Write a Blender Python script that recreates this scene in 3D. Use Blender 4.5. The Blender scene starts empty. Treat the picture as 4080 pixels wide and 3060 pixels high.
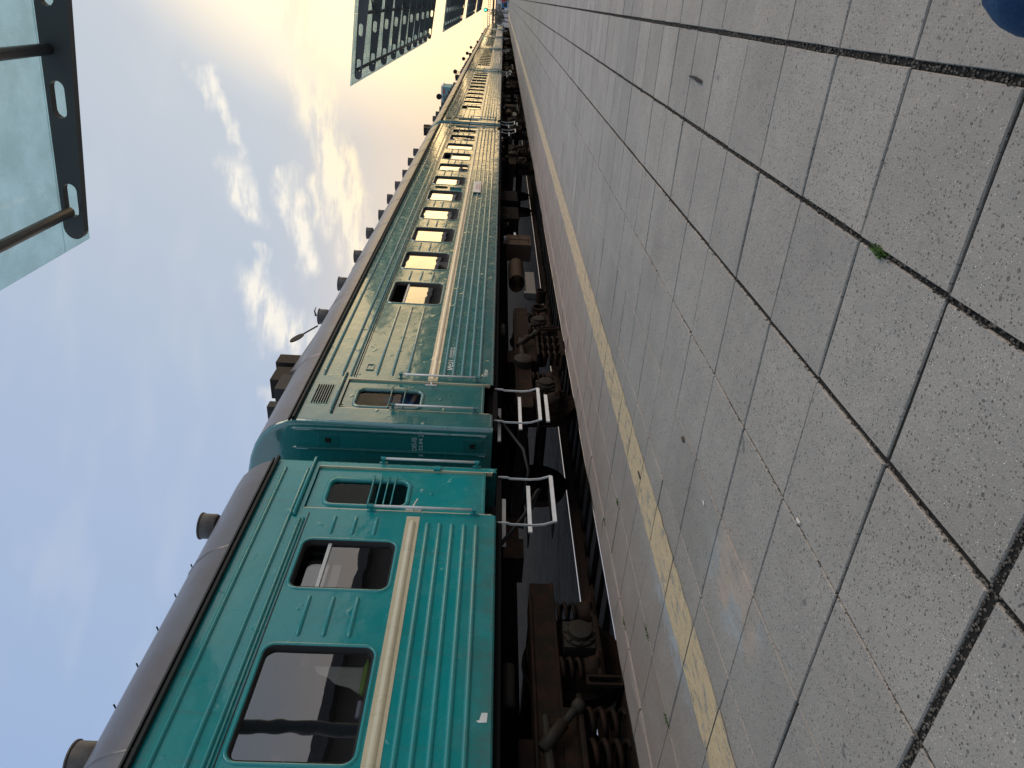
import bpy, bmesh, math, random
from math import radians as RAD, pi, sin, cos
from mathutils import Vector, Matrix
random.seed(7)
S = bpy.context.scene
COL = S.collection

# ------------------------------------------------------------------ camera
CAMZ = 1.143
fw = Vector((-0.4742337, 0.8795913, -0.0377036))
rt = Vector((0.8783311, 0.4756193, 0.0481745))
up = Vector((-0.0603064, 0.0102703, 0.9981271))
cd = bpy.data.cameras.new('camera'); cam = bpy.data.objects.new('camera', cd); COL.objects.link(cam)
cd.sensor_fit = 'HORIZONTAL'; cd.sensor_width = 36; cd.lens = 25.1606
cd.clip_start = 0.05; cd.clip_end = 3000
m = Matrix((-up, rt, -fw)).transposed().to_4x4(); m.translation = Vector((0, 0, CAMZ))   # phone held upright, picture stored turned a quarter
cam.matrix_world = m
S.camera = cam

# ------------------------------------------------------------------ node helpers
class NT:
    def __init__(s, tree): s.t = tree; s.n = tree.nodes; s.l = tree.links
    def new(s, typ, **kw):
        n = s.n.new(typ)
        for k, v in kw.items():
            setattr(n, k, v)
        return n
    def put(s, sock, val):
        if hasattr(val, 'is_linked') or isinstance(val, bpy.types.NodeSocket): s.l.new(val, sock)
        else:
            try: sock.default_value = val
            except Exception:
                sock.default_value = (*val, 1.0) if len(val) == 3 else val
    def math(s, op, a, b=0.0, c=0.0, clamp=False):
        n = s.new('ShaderNodeMath', operation=op); n.use_clamp = clamp
        s.put(n.inputs[0], a); s.put(n.inputs[1], b); s.put(n.inputs[2], c); return n.outputs[0]
    def vmath(s, op, a, b=(0, 0, 0), out=0):
        n = s.new('ShaderNodeVectorMath', operation=op); s.put(n.inputs[0], a); s.put(n.inputs[1], b)
        return n.outputs['Value'] if op in ('DOT_PRODUCT', 'LENGTH', 'DISTANCE') else n.outputs['Vector']
    def scale(s, a, f):
        n = s.new('ShaderNodeVectorMath', operation='SCALE'); s.put(n.inputs[0], a); s.put(n.inputs['Scale'], f); return n.outputs['Vector']
    def mix(s, f, a, b, blend='MIX'):
        n = s.new('ShaderNodeMix', data_type='RGBA', blend_type=blend); n.clamp_factor = True
        s.put(n.inputs[0], f); s.put(n.inputs[6], a); s.put(n.inputs[7], b); return n.outputs[2]
    def rng(s, v, a, b, c=0.0, d=1.0, smooth=True):
        n = s.new('ShaderNodeMapRange', interpolation_type='SMOOTHSTEP' if smooth else 'LINEAR')
        s.put(n.inputs[0], v); s.put(n.inputs[1], a); s.put(n.inputs[2], b); s.put(n.inputs[3], c); s.put(n.inputs[4], d); return n.outputs[0]
    def noise(s, vec, scale, detail=3.0, rough=0.5, out='Fac', dist=0.0):
        n = s.new('ShaderNodeTexNoise'); s.put(n.inputs['Vector'], vec); n.inputs['Scale'].default_value = scale
        n.inputs['Detail'].default_value = detail; n.inputs['Roughness'].default_value = rough; n.inputs['Distortion'].default_value = dist
        return n.outputs[out]
    def ramp(s, v, stops):
        n = s.new('ShaderNodeValToRGB'); s.put(n.inputs[0], v); e = n.color_ramp.elements
        while len(e) < len(stops): e.new(0.5)
        for q, (p, c) in zip(e, stops): q.position = p; q.color = (*c, 1)
        return n.outputs[0]
    def sep(s, v):
        n = s.new('ShaderNodeSeparateXYZ'); s.put(n.inputs[0], v); return n.outputs
    def comb(s, x, y, z):
        n = s.new('ShaderNodeCombineXYZ'); s.put(n.inputs[0], x); s.put(n.inputs[1], y); s.put(n.inputs[2], z); return n.outputs[0]

# ------------------------------------------------------------------ world: hazy evening sky
SUN_AZ, SUN_EL = 78.0, 40.0           # degrees to the right of the track direction, above the horizon: veiled sun
GLOW_AZ, GLOW_EL = 12.5, 7.5          # lit cloud bank low over the far end of the platform
w = bpy.data.worlds.new('World'); S.world = w; w.use_nodes = True
W = NT(w.node_tree); W.n.clear()
sky = W.new('ShaderNodeTexSky', sky_type='NISHITA'); sky.sun_disc = False
sky.sun_elevation = RAD(SUN_EL); sky.sun_rotation = RAD(SUN_AZ); sky.dust_density = 3.0; sky.air_density = 1.2
tc = W.new('ShaderNodeTexCoord'); D = W.vmath('NORMALIZE', tc.outputs['Generated'])
dx, dy, dz = W.sep(D)[0], W.sep(D)[1], W.sep(D)[2]
def direction(a, e): return (sin(RAD(a)) * cos(RAD(e)), cos(RAD(a)) * cos(RAD(e)), sin(RAD(e)))
sd = direction(SUN_AZ, SUN_EL)
dot = W.vmath('DOT_PRODUCT', D, direction(GLOW_AZ, GLOW_EL))
base = W.ramp(W.rng(dot, -1.0, 1.0, 0, 1, False), [
    (0.0, (0.50, 0.56, 0.66)), (0.50, (0.40, 0.52, 0.74)), (0.68, (0.365, 0.495, 0.745)), (0.85, (0.455, 0.555, 0.735)), (0.925, (0.56, 0.625, 0.72)),
    (0.965, (0.64, 0.68, 0.73)), (0.982, (0.84, 0.80, 0.72)), (1.0, (0.95, 0.78, 0.5))])
glow = W.math('MULTIPLY', W.math('POWER', W.rng(dot, 0.92, 1.0, 0, 1, False), 1.5), 1.7)
# warm band towards the horizon on the sunset side
hor = W.math('MULTIPLY', W.rng(dz, 0.03, 0.31, 1, 0), W.rng(dot, 0.1, 0.88, 0, 1))
base = W.mix(W.math('MULTIPLY', hor, 0.95), base, (1.03, 0.79, 0.56, 1))
base = W.mix(1.0, base, W.scale((1.0, 0.66, 0.20), glow), 'ADD')
az = W.math('ARCTAN2', dx, dy); el = W.math('ARCSINE', dz)
P0 = W.comb(az, el, 0.0)
wob = W.noise(W.vmath('MULTIPLY', P0, (1.0, 1.6, 1.0)), 14.0, 3, 0.6, 'Color')
P = W.vmath('ADD', P0, W.scale(W.vmath('SUBTRACT', wob, (0.5, 0.5, 0.5)), 0.055))
def streak(a0, e0, a1, e1, wid, gain):
    p0 = Vector((RAD(a0), RAD(e0), 0)); d = Vector((RAD(a1), RAD(e1), 0)) - p0
    q = W.vmath('SUBTRACT', P, p0)
    t = W.math('DIVIDE', W.vmath('DOT_PRODUCT', q, d), d.dot(d), clamp=True)
    dist = W.vmath('LENGTH', W.vmath('SUBTRACT', q, W.scale(d, t)))
    return W.rng(dist, RAD(wid * 0.86), RAD(wid * 0.1), 0.0, gain * 1.1)
dens = None
for sg in [(3, 14.9, -0.3, 14.7, 2.9, 1.0), (-0.3, 14.7, -5.1, 14.2, 3.0, 1.1), (-5.1, 14.2, -9.0, 12.8, 2.6, 1.1), (-9.0, 12.8, -15.0, 10.9, 2.1, 1.1),
           (-15.5, 11.4, -19.4, 10.2, 2.2, 0.9), (-5.9, 20.6, -8.4, 19.7, 1.15, 0.95), (-8.4, 19.7, -11.4, 18.6, 0.9, 0.75), (-12.8, 19.1, -15.8, 18.2, 1.9, 0.95),
           (-13.1, 15.4, -19.8, 13.95, 1.5, 1.05), (-13.3, 13.2, -16.7, 12.7, 1.5, 0.85), (-18.7, 17.5, -21.8, 17.0, 0.9, 0.75), (-21.8, 17.6, -25.6, 15.3, 2.6, 0.95),
           (-25, 14.6, -31, 12.2, 2.4, 0.8), (-30, 16.0, -38, 13.0, 1.6, 0.45), (30, 17, 46, 19, 3.4, 0.9), (42, 19, 68, 25, 8.0, 1.0)]:  # last two streaks lie out of view, added to brighten the near window's reflection
    v = streak(*sg); dens = v if dens is None else W.math('MAXIMUM', dens, v)
tex = W.noise(W.vmath('MULTIPLY', P0, (0.6, 2.4, 1.0)), 26.0, 4, 0.62)
tex = W.rng(tex, 0.34, 0.60, 0.0, 1.0)
dens = W.math('MULTIPLY', dens, W.math('ADD', W.math('MULTIPLY', tex, 0.8), 0.2), clamp=True)
veil = W.rng(W.noise(W.vmath('MULTIPLY', P0, (0.8, 2.4, 1)), 7.0, 2, 0.55), 0.45, 0.78, 0.0, 0.12)
veil = W.math('MULTIPLY', veil, W.rng(dz, -0.02, 0.1))
ccol = W.mix(W.rng(W.math('ADD', dot, W.math('MULTIPLY', dz, -1.1)), 0.55, 0.78), (1.04, 0.98, 0.88, 1), (1.28, 1.05, 0.68, 1))
base = W.mix(veil, base, W.mix(0.5, ccol, (0.75, 0.77, 0.8, 1)))
base = W.mix(dens, base, ccol)
below = W.rng(dz, -0.04, 0.0)
base = W.mix(below, (0.16, 0.15, 0.14, 1), base)
final = W.mix(0.10, W.scale(base, 10.0), sky.outputs[0])          # background strength 0.1 below
bg = W.new('ShaderNodeBackground'); W.put(bg.inputs[0], final); bg.inputs[1].default_value = 0.1
w.cycles.sampling_method = 'MANUAL'; w.cycles.sample_map_resolution = 256
wo = W.new('ShaderNodeOutputWorld'); W.l.new(bg.outputs[0], wo.inputs[0])

# ------------------------------------------------------------------ sun (veiled, very soft) and exposure
sl = bpy.data.lights.new('sun', 'SUN'); sl.energy = 1.5; sl.angle = RAD(40); sl.color = (1.0, 0.82, 0.63)
so = bpy.data.objects.new('sun', sl); COL.objects.link(so); so.location = (20, 60, 30)
so.rotation_euler = Vector(sd).to_track_quat('Z', 'Y').to_euler()
S.view_settings.view_transform = 'Standard'; S.view_settings.look = 'None'; S.view_settings.exposure = 0.0; S.view_settings.gamma = 1.0
S.view_settings.use_curve_mapping = False
S.render.engine = 'CYCLES'
S.cycles.use_denoising = True
S.cycles.max_bounces = 6; S.cycles.diffuse_bounces = 3; S.cycles.glossy_bounces = 4; S.cycles.transparent_max_bounces = 12; S.cycles.sample_clamp_indirect = 6.0
S.cycles.caustics_reflective = False; S.cycles.caustics_refractive = False

# ------------------------------------------------------------------ materials
MATS = {}
def mat(name, col=(0.5, 0.5, 0.5), rough=0.5, metal=0.0, spec=0.5, bump=None, vary=None, coat=0.0, emit=None, alpha=None):
    """bump: list of (scale, distance); vary: (scale, amount, second colour)"""
    M = bpy.data.materials.new(name); M.use_nodes = True; T = NT(M.node_tree); b = T.n['Principled BSDF']
    b.inputs['Roughness'].default_value = rough; b.inputs['Metallic'].default_value = metal
    b.inputs['Specular IOR Level'].default_value = spec; b.inputs['Coat Weight'].default_value = coat
    g = T.new('ShaderNodeNewGeometry'); pos = g.outputs['Position']
    T.put(b.inputs['Base Color'], col)
    if vary:
        f = T.rng(T.noise(pos, vary[0], 5, 0.6), 0.35, 0.68, 0, vary[1])
        T.put(b.inputs['Base Color'], T.mix(f, (*col, 1), (*vary[2], 1)))
    if bump: T.put(b.inputs['Normal'], bumps(T, pos, bump))
    if emit: b.inputs['Emission Color'].default_value = (*emit[0], 1); b.inputs['Emission Strength'].default_value = emit[1]
    MATS[name] = M; return M
def bumps(T, pos, lst):
    nrm = None
    for sc, dist in lst:
        bn = T.new('ShaderNodeBump'); bn.inputs['Strength'].default_value = 1.0; bn.inputs['Distance'].default_value = dist
        T.put(bn.inputs['Height'], T.noise(pos, sc, 3, 0.5))
        if nrm is not None: T.l.new(nrm, bn.inputs['Normal'])
        nrm = bn.outputs[0]
    return nrm

def paint_mat(name, fixed=None, rough=0.21, dirt=0.30):
    M = bpy.data.materials.new(name); M.use_nodes = True; T = NT(M.node_tree); b = T.n['Principled BSDF']
    g = T.new('ShaderNodeNewGeometry'); pos = g.outputs['Position']; oi = T.new('ShaderNodeObjectInfo')
    c = oi.outputs['Color'] if fixed is None else None
    x, y, z = T.sep(pos)[0], T.sep(pos)[1], T.sep(pos)[2]
    col = c if c is not None else T.mix(0.0, (*fixed, 1), (*fixed, 1))
    blot = T.rng(T.noise(pos, 1.3, 5, 0.6), 0.35, 0.7, 0.0, 0.25)
    col = T.mix(blot, col, T.mix(1.0, col, (0.75, 0.72, 0.72, 1) if fixed is None else (0.8, 0.76, 0.7, 1), 'MULTIPLY'))
    streak = T.rng(T.noise(T.comb(0, T.math('MULTIPLY', y, 9.0), T.math('MULTIPLY', z, 0.9)), 1.6, 5, 0.65), 0.52, 0.74, 0.0, dirt)
    col = T.mix(streak, col, (0.11, 0.10, 0.08, 1))
    grime = T.math('MULTIPLY', T.rng(z, 1.40, 0.98, 0.0, 0.55), T.rng(T.noise(pos, 5.0, 5, 0.6), 0.3, 0.7, 0.3, 1.0))
    col = T.mix(grime, col, (0.10, 0.085, 0.065, 1))
    chip = T.rng(T.noise(pos, 11.0, 4, 0.55), 0.735, 0.76, 0.0, 0.6)
    col = T.mix(chip, col, (0.16, 0.09, 0.055, 1))
    T.put(b.inputs['Base Color'], col)
    T.put(b.inputs['Roughness'], T.rng(T.noise(pos, 4.0, 4, 0.6), 0.3, 0.7, rough - 0.07, rough + 0.13))
    b.inputs['Specular IOR Level'].default_value = 0.42; T.put(b.inputs['Coat Weight'], oi.outputs['Alpha'] if fixed is None else 0.6); b.inputs['Coat IOR'].default_value = 1.9; b.inputs['Coat Roughness'].default_value = 0.10
    nn = bumps(T, T.vmath('MULTIPLY', pos, (1, 1, 1.5)), [(0.9, 0.010), (3.4, 0.0028)])
    dn = T.new('ShaderNodeBump'); dn.inputs['Distance'].default_value = 0.007; T.put(dn.inputs['Height'], T.rng(T.noise(pos, 6.5, 2, 0.4), 0.66, 0.86)); T.l.new(nn, dn.inputs['Normal']); nn = dn.outputs[0]
    T.put(b.inputs['Normal'], nn); T.put(b.inputs['Coat Normal'], nn)
    MATS[name] = M; return M
paint_mat('teal'); paint_mat('cream', (0.77, 0.65, 0.45), 0.30, 0.2)
TEAL_NEW = (0.003, 0.31, 0.32, 0.4); TEAL_OLD = (0.014, 0.165, 0.165, 1)

mat('roof_metal', (0.17, 0.16, 0.165), 0.36, 0.5, 0.5, [(0.9, 0.02), (4.0, 0.006), (40.0, 0.0006)], (2.2, 0.7, (0.15, 0.118, 0.105)))
mat('gutter_black', (0.012, 0.012, 0.013), 0.6, bump=[(30, 0.002)])
mat('rubber', (0.010, 0.010, 0.011), 0.65)
mat('dark_under', (0.007, 0.006, 0.006), 0.85, 0.0, 0.12)
mat('bogie_iron', (0.012, 0.0095, 0.008), 0.72, 0.0, 0.12, bump=[(22, 0.004), (70, 0.002)], vary=(7, 0.7, (0.036, 0.016, 0.009)))
mat('bogie_grey', (0.030, 0.028, 0.025), 0.55, 0.0, 0.12, bump=[(30, 0.002)], vary=(9, 0.6, (0.03, 0.018, 0.011)))
mat('box_brown', (0.06, 0.037, 0.025), 0.7, 0.0, 0.12, bump=[(12, 0.004)], vary=(6, 0.7, (0.06, 0.045, 0.035)))
mat('zinc', (0.16, 0.155, 0.145), 0.5, 0.3, bump=[(14, 0.004)], vary=(5, 0.6, (0.17, 0.14, 0.12)))
mat('white_paint', (0.78, 0.78, 0.78), 0.4, bump=[(30, 0.001)], vary=(8, 0.35, (0.45, 0.42, 0.38)))
mat('alu', (0.62, 0.62, 0.62), 0.35, 0.5)
mat('interior_wall', (0.15, 0.14, 0.135), 0.7)
mat('curtain', (0.62, 0.60, 0.56), 0.85, bump=[(14, 0.01)])
mat('letters', (0.78, 0.80, 0.78), 0.6, vary=(25, 0.3, (0.3, 0.42, 0.42)))
mat('board_white', (0.74, 0.68, 0.64), 0.5); mat('board_red', (0.46, 0.10, 0.08), 0.5)
mat('rail_web', (0.04, 0.022, 0.014), 0.8, bump=[(30, 0.003)]); mat('rail_top', (0.55, 0.53, 0.50), 0.22, 1.0)
mat('sleeper', (0.016, 0.014, 0.012), 0.9, 0.0, 0.12, bump=[(15, 0.01)])
mat('ballast', (0.018, 0.016, 0.014), 0.95, 0.0, 0.12, bump=[(9, 0.08), (28, 0.04)], vary=(14, 0.8, (0.008, 0.007, 0.006)))
mat('far_ground', (0.21, 0.195, 0.18), 0.95, bump=[(3, 0.03)], vary=(1.2, 0.6, (0.22, 0.20, 0.17)))
mat('canopy_steel', (0.072, 0.075, 0.082), 0.45, 0.0, 0.5, [(3, 0.004)], (4, 0.5, (0.09, 0.088, 0.088)))
mat('denim', (0.012, 0.052, 0.135), 0.9, bump=[(180, 0.002), (9, 0.012)], vary=(16, 0.75, (0.045, 0.12, 0.24)))
mat('skin', (0.50, 0.29, 0.20), 0.55, bump=[(60, 0.001)]); mat('shirt_blue', (0.16, 0.29, 0.62), 0.85, bump=[(9, 0.02)], vary=(7, 0.7, (0.30, 0.44, 0.72)))
mat('hair_grey', (0.23, 0.21, 0.19), 0.8, bump=[(60, 0.006)]); mat('hair_dark', (0.03, 0.022, 0.018), 0.75, bump=[(60, 0.006)])
mat('jacket_red', (0.55, 0.035, 0.03), 0.8); mat('trousers_black', (0.014, 0.014, 0.017), 0.85); mat('shoe', (0.02, 0.018, 0.017), 0.5)
mat('shirt_grey', (0.22, 0.22, 0.24), 0.85, bump=[(12, 0.015)])
mat('moss', (0.045, 0.105, 0.018), 0.9, vary=(60, 0.8, (0.10, 0.17, 0.03)))
mat('leaf', (0.085, 0.095, 0.07), 0.8, vary=(1.5, 0.7, (0.12, 0.125, 0.09))); mat('bark', (0.09, 0.07, 0.055), 0.9)
mat('bench_wood', (0.21, 0.12, 0.06), 0.6, bump=[(20, 0.003)])
mat('signal_black', (0.012, 0.012, 0.013), 0.6); mat('signal_green', (0.02, 0.5, 0.3), 0.3, emit=((0.06, 1.0, 0.55), 5.0))
mat('post_grey', (0.2, 0.19, 0.18), 0.6, 0.3); mat('gantry_brown', (0.085, 0.045, 0.032), 0.7); mat('gantry_black', (0.02, 0.017, 0.016), 0.7)
mat('kiosk_blue', (0.05, 0.22, 0.42), 0.5); mat('kiosk_white', (0.7, 0.72, 0.74), 0.5)
mat('plaster_pale', (0.72, 0.68, 0.66), 0.9, vary=(0.3, 0.5, (0.62, 0.58, 0.56)))
mat('tower_teal', (0.16, 0.33, 0.34), 0.7, vary=(0.2, 0.5, (0.2, 0.35, 0.37))); mat('window_dark', (0.03, 0.04, 0.05), 0.1)
mat('hall_stone', (0.20, 0.17, 0.145), 0.8, vary=(0.8, 0.5, (0.15, 0.125, 0.105)))
mat('berth', (0.14, 0.05, 0.035), 0.6, bump=[(8, .01)])
mat('table', (0.34, 0.31, 0.27), 0.4)
mat('vent_zinc', (0.12, 0.118, 0.116), 0.5, 0.2, vary=(9, 0.8, (0.07, 0.062, 0.055)))
mat('soil', (0.017, 0.015, 0.0135), 0.95, bump=[(60, 0.012), (190, 0.006)], vary=(30, 0.8, (0.010, 0.009, 0.008)))
mat('grit', (0.15, 0.135, 0.12), 0.9, vary=(45, 0.9, (0.04, 0.035, 0.03)))
mat('bottle_green', (0.22, 0.42, 0.03), 0.25); mat('bottle_lilac', (0.55, 0.53, 0.68), 0.25)

def glass_mat(name, tint, gl=(1, 1, 1), ior=1.55, boost=1.6, rough=0.015, film=0.0, filmcol=(0.5, 0.55, 0.55)):
    M = bpy.data.materials.new(name); M.use_nodes = True; T = NT(M.node_tree); T.n.remove(T.n['Principled BSDF']); out = T.n['Material Output']
    lw = T.new('ShaderNodeLayerWeight'); f0 = ((ior - 1) / (ior + 1)) ** 2
    g = T.new('ShaderNodeNewGeometry')
    nn = bumps(T, g.outputs['Position'], [(1.1, 0.0032)])
    T.put(lw.inputs['Normal'], nn); fres = T.math('ADD', f0, T.math('MULTIPLY', T.math('POWER', lw.outputs['Facing'], 5.0), 1 - f0))
    tr = T.new('ShaderNodeBsdfTransparent'); tr.inputs[0].default_value = (*tint, 1)
    gs = T.new('ShaderNodeBsdfGlossy'); gs.inputs[0].default_value = (*gl, 1); gs.inputs[1].default_value = rough; T.put(gs.inputs['Normal'], nn)
    mx = T.new('ShaderNodeMixShader'); T.put(mx.inputs[0], T.math('MULTIPLY', fres, boost, clamp=True)); T.l.new(tr.outputs[0], mx.inputs[1]); T.l.new(gs.outputs[0], mx.inputs[2])
    o = mx.outputs[0]
    if film:
        df = T.new('ShaderNodeBsdfDiffuse'); df.inputs[0].default_value = (*filmcol, 1)
        tl = T.new('ShaderNodeBsdfTranslucent'); tl.inputs[0].default_value = (*filmcol, 1)
        m1 = T.new('ShaderNodeMixShader'); m1.inputs[0].default_value = 0.6; T.l.new(df.outputs[0], m1.inputs[1]); T.l.new(tl.outputs[0], m1.inputs[2])
        m2 = T.new('ShaderNodeMixShader'); T.put(m2.inputs[0], T.rng(T.noise(g.outputs['Position'], 3.0, 5, 0.65), 0.3, 0.75, film * 0.6, film * 1.4)); T.l.new(o, m2.inputs[1]); T.l.new(m1.outputs[0], m2.inputs[2]); o = m2.outputs[0]
    T.l.new(o, out.inputs[0]); MATS[name] = M
glass_mat('window_glass', (0.62, 0.62, 0.62), (1, 1, 1), 1.6, 3.4, 0.012, 0.05, (0.16, 0.155, 0.155))
glass_mat('door_glass', (0.92, 0.92, 0.92), (1, 1, 1), 1.45, 0.7, 0.012, 0.0, (0.16, 0.155, 0.155))
glass_mat('canopy_glass', (0.84, 0.95, 0.945), (1, 1, 1), 1.5, 1.0, 0.02, 0.34, (0.50, 0.64, 0.62))

X0, SX, Y0, SY = -0.0941, 0.50175, 1.1693, 0.49804     # paving grid
def concrete(name, paint=False):
    M = bpy.data.materials.new(name); M.use_nodes = True; T = NT(M.node_tree); b = T.n['Principled BSDF']
    g = T.new('ShaderNodeNewGeometry'); pos = g.outputs['Position']; x, y, z = T.sep(pos)[:3]
    ci = T.math('FLOOR', T.math('DIVIDE', T.math('SUBTRACT', x, X0), SX)); cj = T.math('FLOOR', T.math('DIVIDE', T.math('SUBTRACT', y, Y0), SY))
    wn = T.new('ShaderNodeTexWhiteNoise', noise_dimensions='2D'); T.put(wn.inputs['Vector'], T.comb(ci, cj, 0)); rnd = wn.outputs['Value']
    col = T.mix(T.rng(T.noise(pos, 1.7, 5, 0.6), 0.3, 0.7), (0.325, 0.302, 0.28, 1), (0.43, 0.402, 0.37, 1))
    col = T.mix(0.36, col, T.ramp(rnd, [(0.0, (0.25, 0.238, 0.225)), (0.35, (0.345, 0.32, 0.295)), (0.7, (0.38, 0.352, 0.325)), (1.0, (0.43, 0.40, 0.36))]))
    fine = T.noise(pos, 240.0, 2, 0.6); col = T.mix(T.rng(fine, 0.35, 0.65, 0.0, 0.45), col, (0.20, 0.195, 0.19, 1))
    # exposed aggregate: dark and pale pebbles of two sizes
    heights = []
    for sc, thr, rad, dark, amt in [(75.0, 0.60, 0.42, (0.07, 0.07, 0.071), 0.75), (120.0, 0.66, 0.44, (0.075, 0.07, 0.066), 0.8), (165.0, 0.74, 0.36, (0.55, 0.53, 0.47), 0.75), (42.0, 0.86, 0.34, (0.09, 0.082, 0.08), 0.75)]:
        v = T.new('ShaderNodeTexVoronoi', feature='F1'); T.put(v.inputs['Vector'], T.vmath('MULTIPLY', pos, (1.0, 1.15, 0.4))); v.inputs['Scale'].default_value = sc
        cr = T.sep(v.outputs['Color'])
        on = T.math('GREATER_THAN', T.math('ADD', cr[0], T.math('MULTIPLY', T.math('SUBTRACT', rnd, 0.5), 0.14)), thr)
        r = T.math('MULTIPLY', T.math('ADD', T.math('MULTIPLY', cr[1], 0.7), 0.3), rad)
        mk = T.math('MULTIPLY', T.math('MULTIPLY', T.rng(v.outputs['Distance'], T.math('MULTIPLY', r, 1.05), T.math('MULTIPLY', r, 0.7)), on), amt)
        col = T.mix(mk, col, T.mix(cr[2], (*dark, 1), (*[min(1, c * 1.7) for c in dark], 1))); heights.append(mk)
    # brown iron dust from the trains near the edge
    rust = T.math('MULTIPLY', T.rng(x, -2.0, -4.45), T.rng(T.noise(pos, 2.4, 5, 0.6), 0.25, 0.7, 0.55, 1.0))
    col = T.mix(T.math('MULTIPLY', rust, 0.62), col, (0.30, 0.205, 0.165, 1))
    # oily spots and a chalk smear left by somebody
    damp = T.rng(T.noise(T.vmath('MULTIPLY', pos, (1.0, 0.6, 1)), 0.9, 5, 0.65), 0.52, 0.68, 0, 0.26); col = T.mix(damp, col, T.mix(1.0, col, (0.68, 0.66, 0.64, 1), 'MULTIPLY'))
    spots = T.rng(T.noise(pos, 7.5, 2, 0.5), 0.72, 0.75, 0, 0.6); col = T.mix(spots, col, (0.12, 0.12, 0.125, 1))
    def blob(cx, cy, rx, ry):
        q = T.vmath('MULTIPLY', T.vmath('SUBTRACT', T.vmath('ADD', pos, T.scale(T.vmath('SUBTRACT', T.noise(pos, 7.0, 4, 0.6, 'Color'), (0.5, 0.5, 0.5)), 0.35)), (cx, cy, 0)), (1 / rx, 1 / ry, 0))
        return T.rng(T.vmath('LENGTH', q), 1.0, 0.35)
    ch = T.math('MULTIPLY', blob(-2.25, 2.35, 0.28, 0.5), T.rng(T.noise(T.vmath('MULTIPLY', pos, (9, 3, 1)), 1.6, 4, 0.6), 0.35, 0.6, 0.1, 0.5))
    col = T.mix(ch, col, T.mix(T.rng(T.noise(pos, 3.1, 2, 0.5), 0.45, 0.56), (0.40, 0.47, 0.52, 1), (0.55, 0.42, 0.33, 1)))
    ch2 = T.math('MULTIPLY', blob(-3.17, 3.0, 0.10, 0.75), T.rng(T.noise(T.vmath('MULTIPLY', pos, (20, 5, 1)), 1.5, 4, 0.6), 0.35, 0.6, 0.1, 0.6))
    col = T.mix(ch2, col, (0.42, 0.48, 0.54, 1))
    if paint:
        wear = T.noise(T.vmath('MULTIPLY', pos, (2.0, 0.7, 1)), 9.0, 6, 0.7)
        keep = T.rng(wear, 0.36, 0.50, 0.0, 0.92)
        grain = T.rng(T.noise(T.vmath('MULTIPLY', pos, (60, 9, 1)), 1.6, 3, 0.6), 0.3, 0.7)
        yel = T.mix(grain, (0.60, 0.44, 0.25, 1), (0.72, 0.57, 0.37, 1))
        col = T.mix(T.math('MULTIPLY', keep, T.math('SUBTRACT', 1.0, T.math('MULTIPLY', heights[0], 0.7))), col, yel)
    T.put(b.inputs['Base Color'], col); b.inputs['Roughness'].default_value = 0.62 if not paint else 0.5; b.inputs['Specular IOR Level'].default_value = 0.22
    bn = T.new('ShaderNodeBump'); bn.inputs['Strength'].default_value = 0.8; bn.inputs['Distance'].default_value = 0.003
    hh = T.math('ADD', T.math('MULTIPLY', T.math('ADD', heights[0], heights[1]), -0.5), T.math('MULTIPLY', fine, 0.9)); T.put(bn.inputs['Height'], hh)
    b2 = T.new('ShaderNodeBump'); b2.inputs['Distance'].default_value = 0.012; T.put(b2.inputs['Height'], T.noise(pos, 6.0, 3, 0.5)); T.l.new(bn.outputs[0], b2.inputs['Normal'])
    T.put(b.inputs['Normal'], b2.outputs[0]); MATS[name] = M
concrete('concrete'); concrete('yellow_paint', True)

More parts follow.
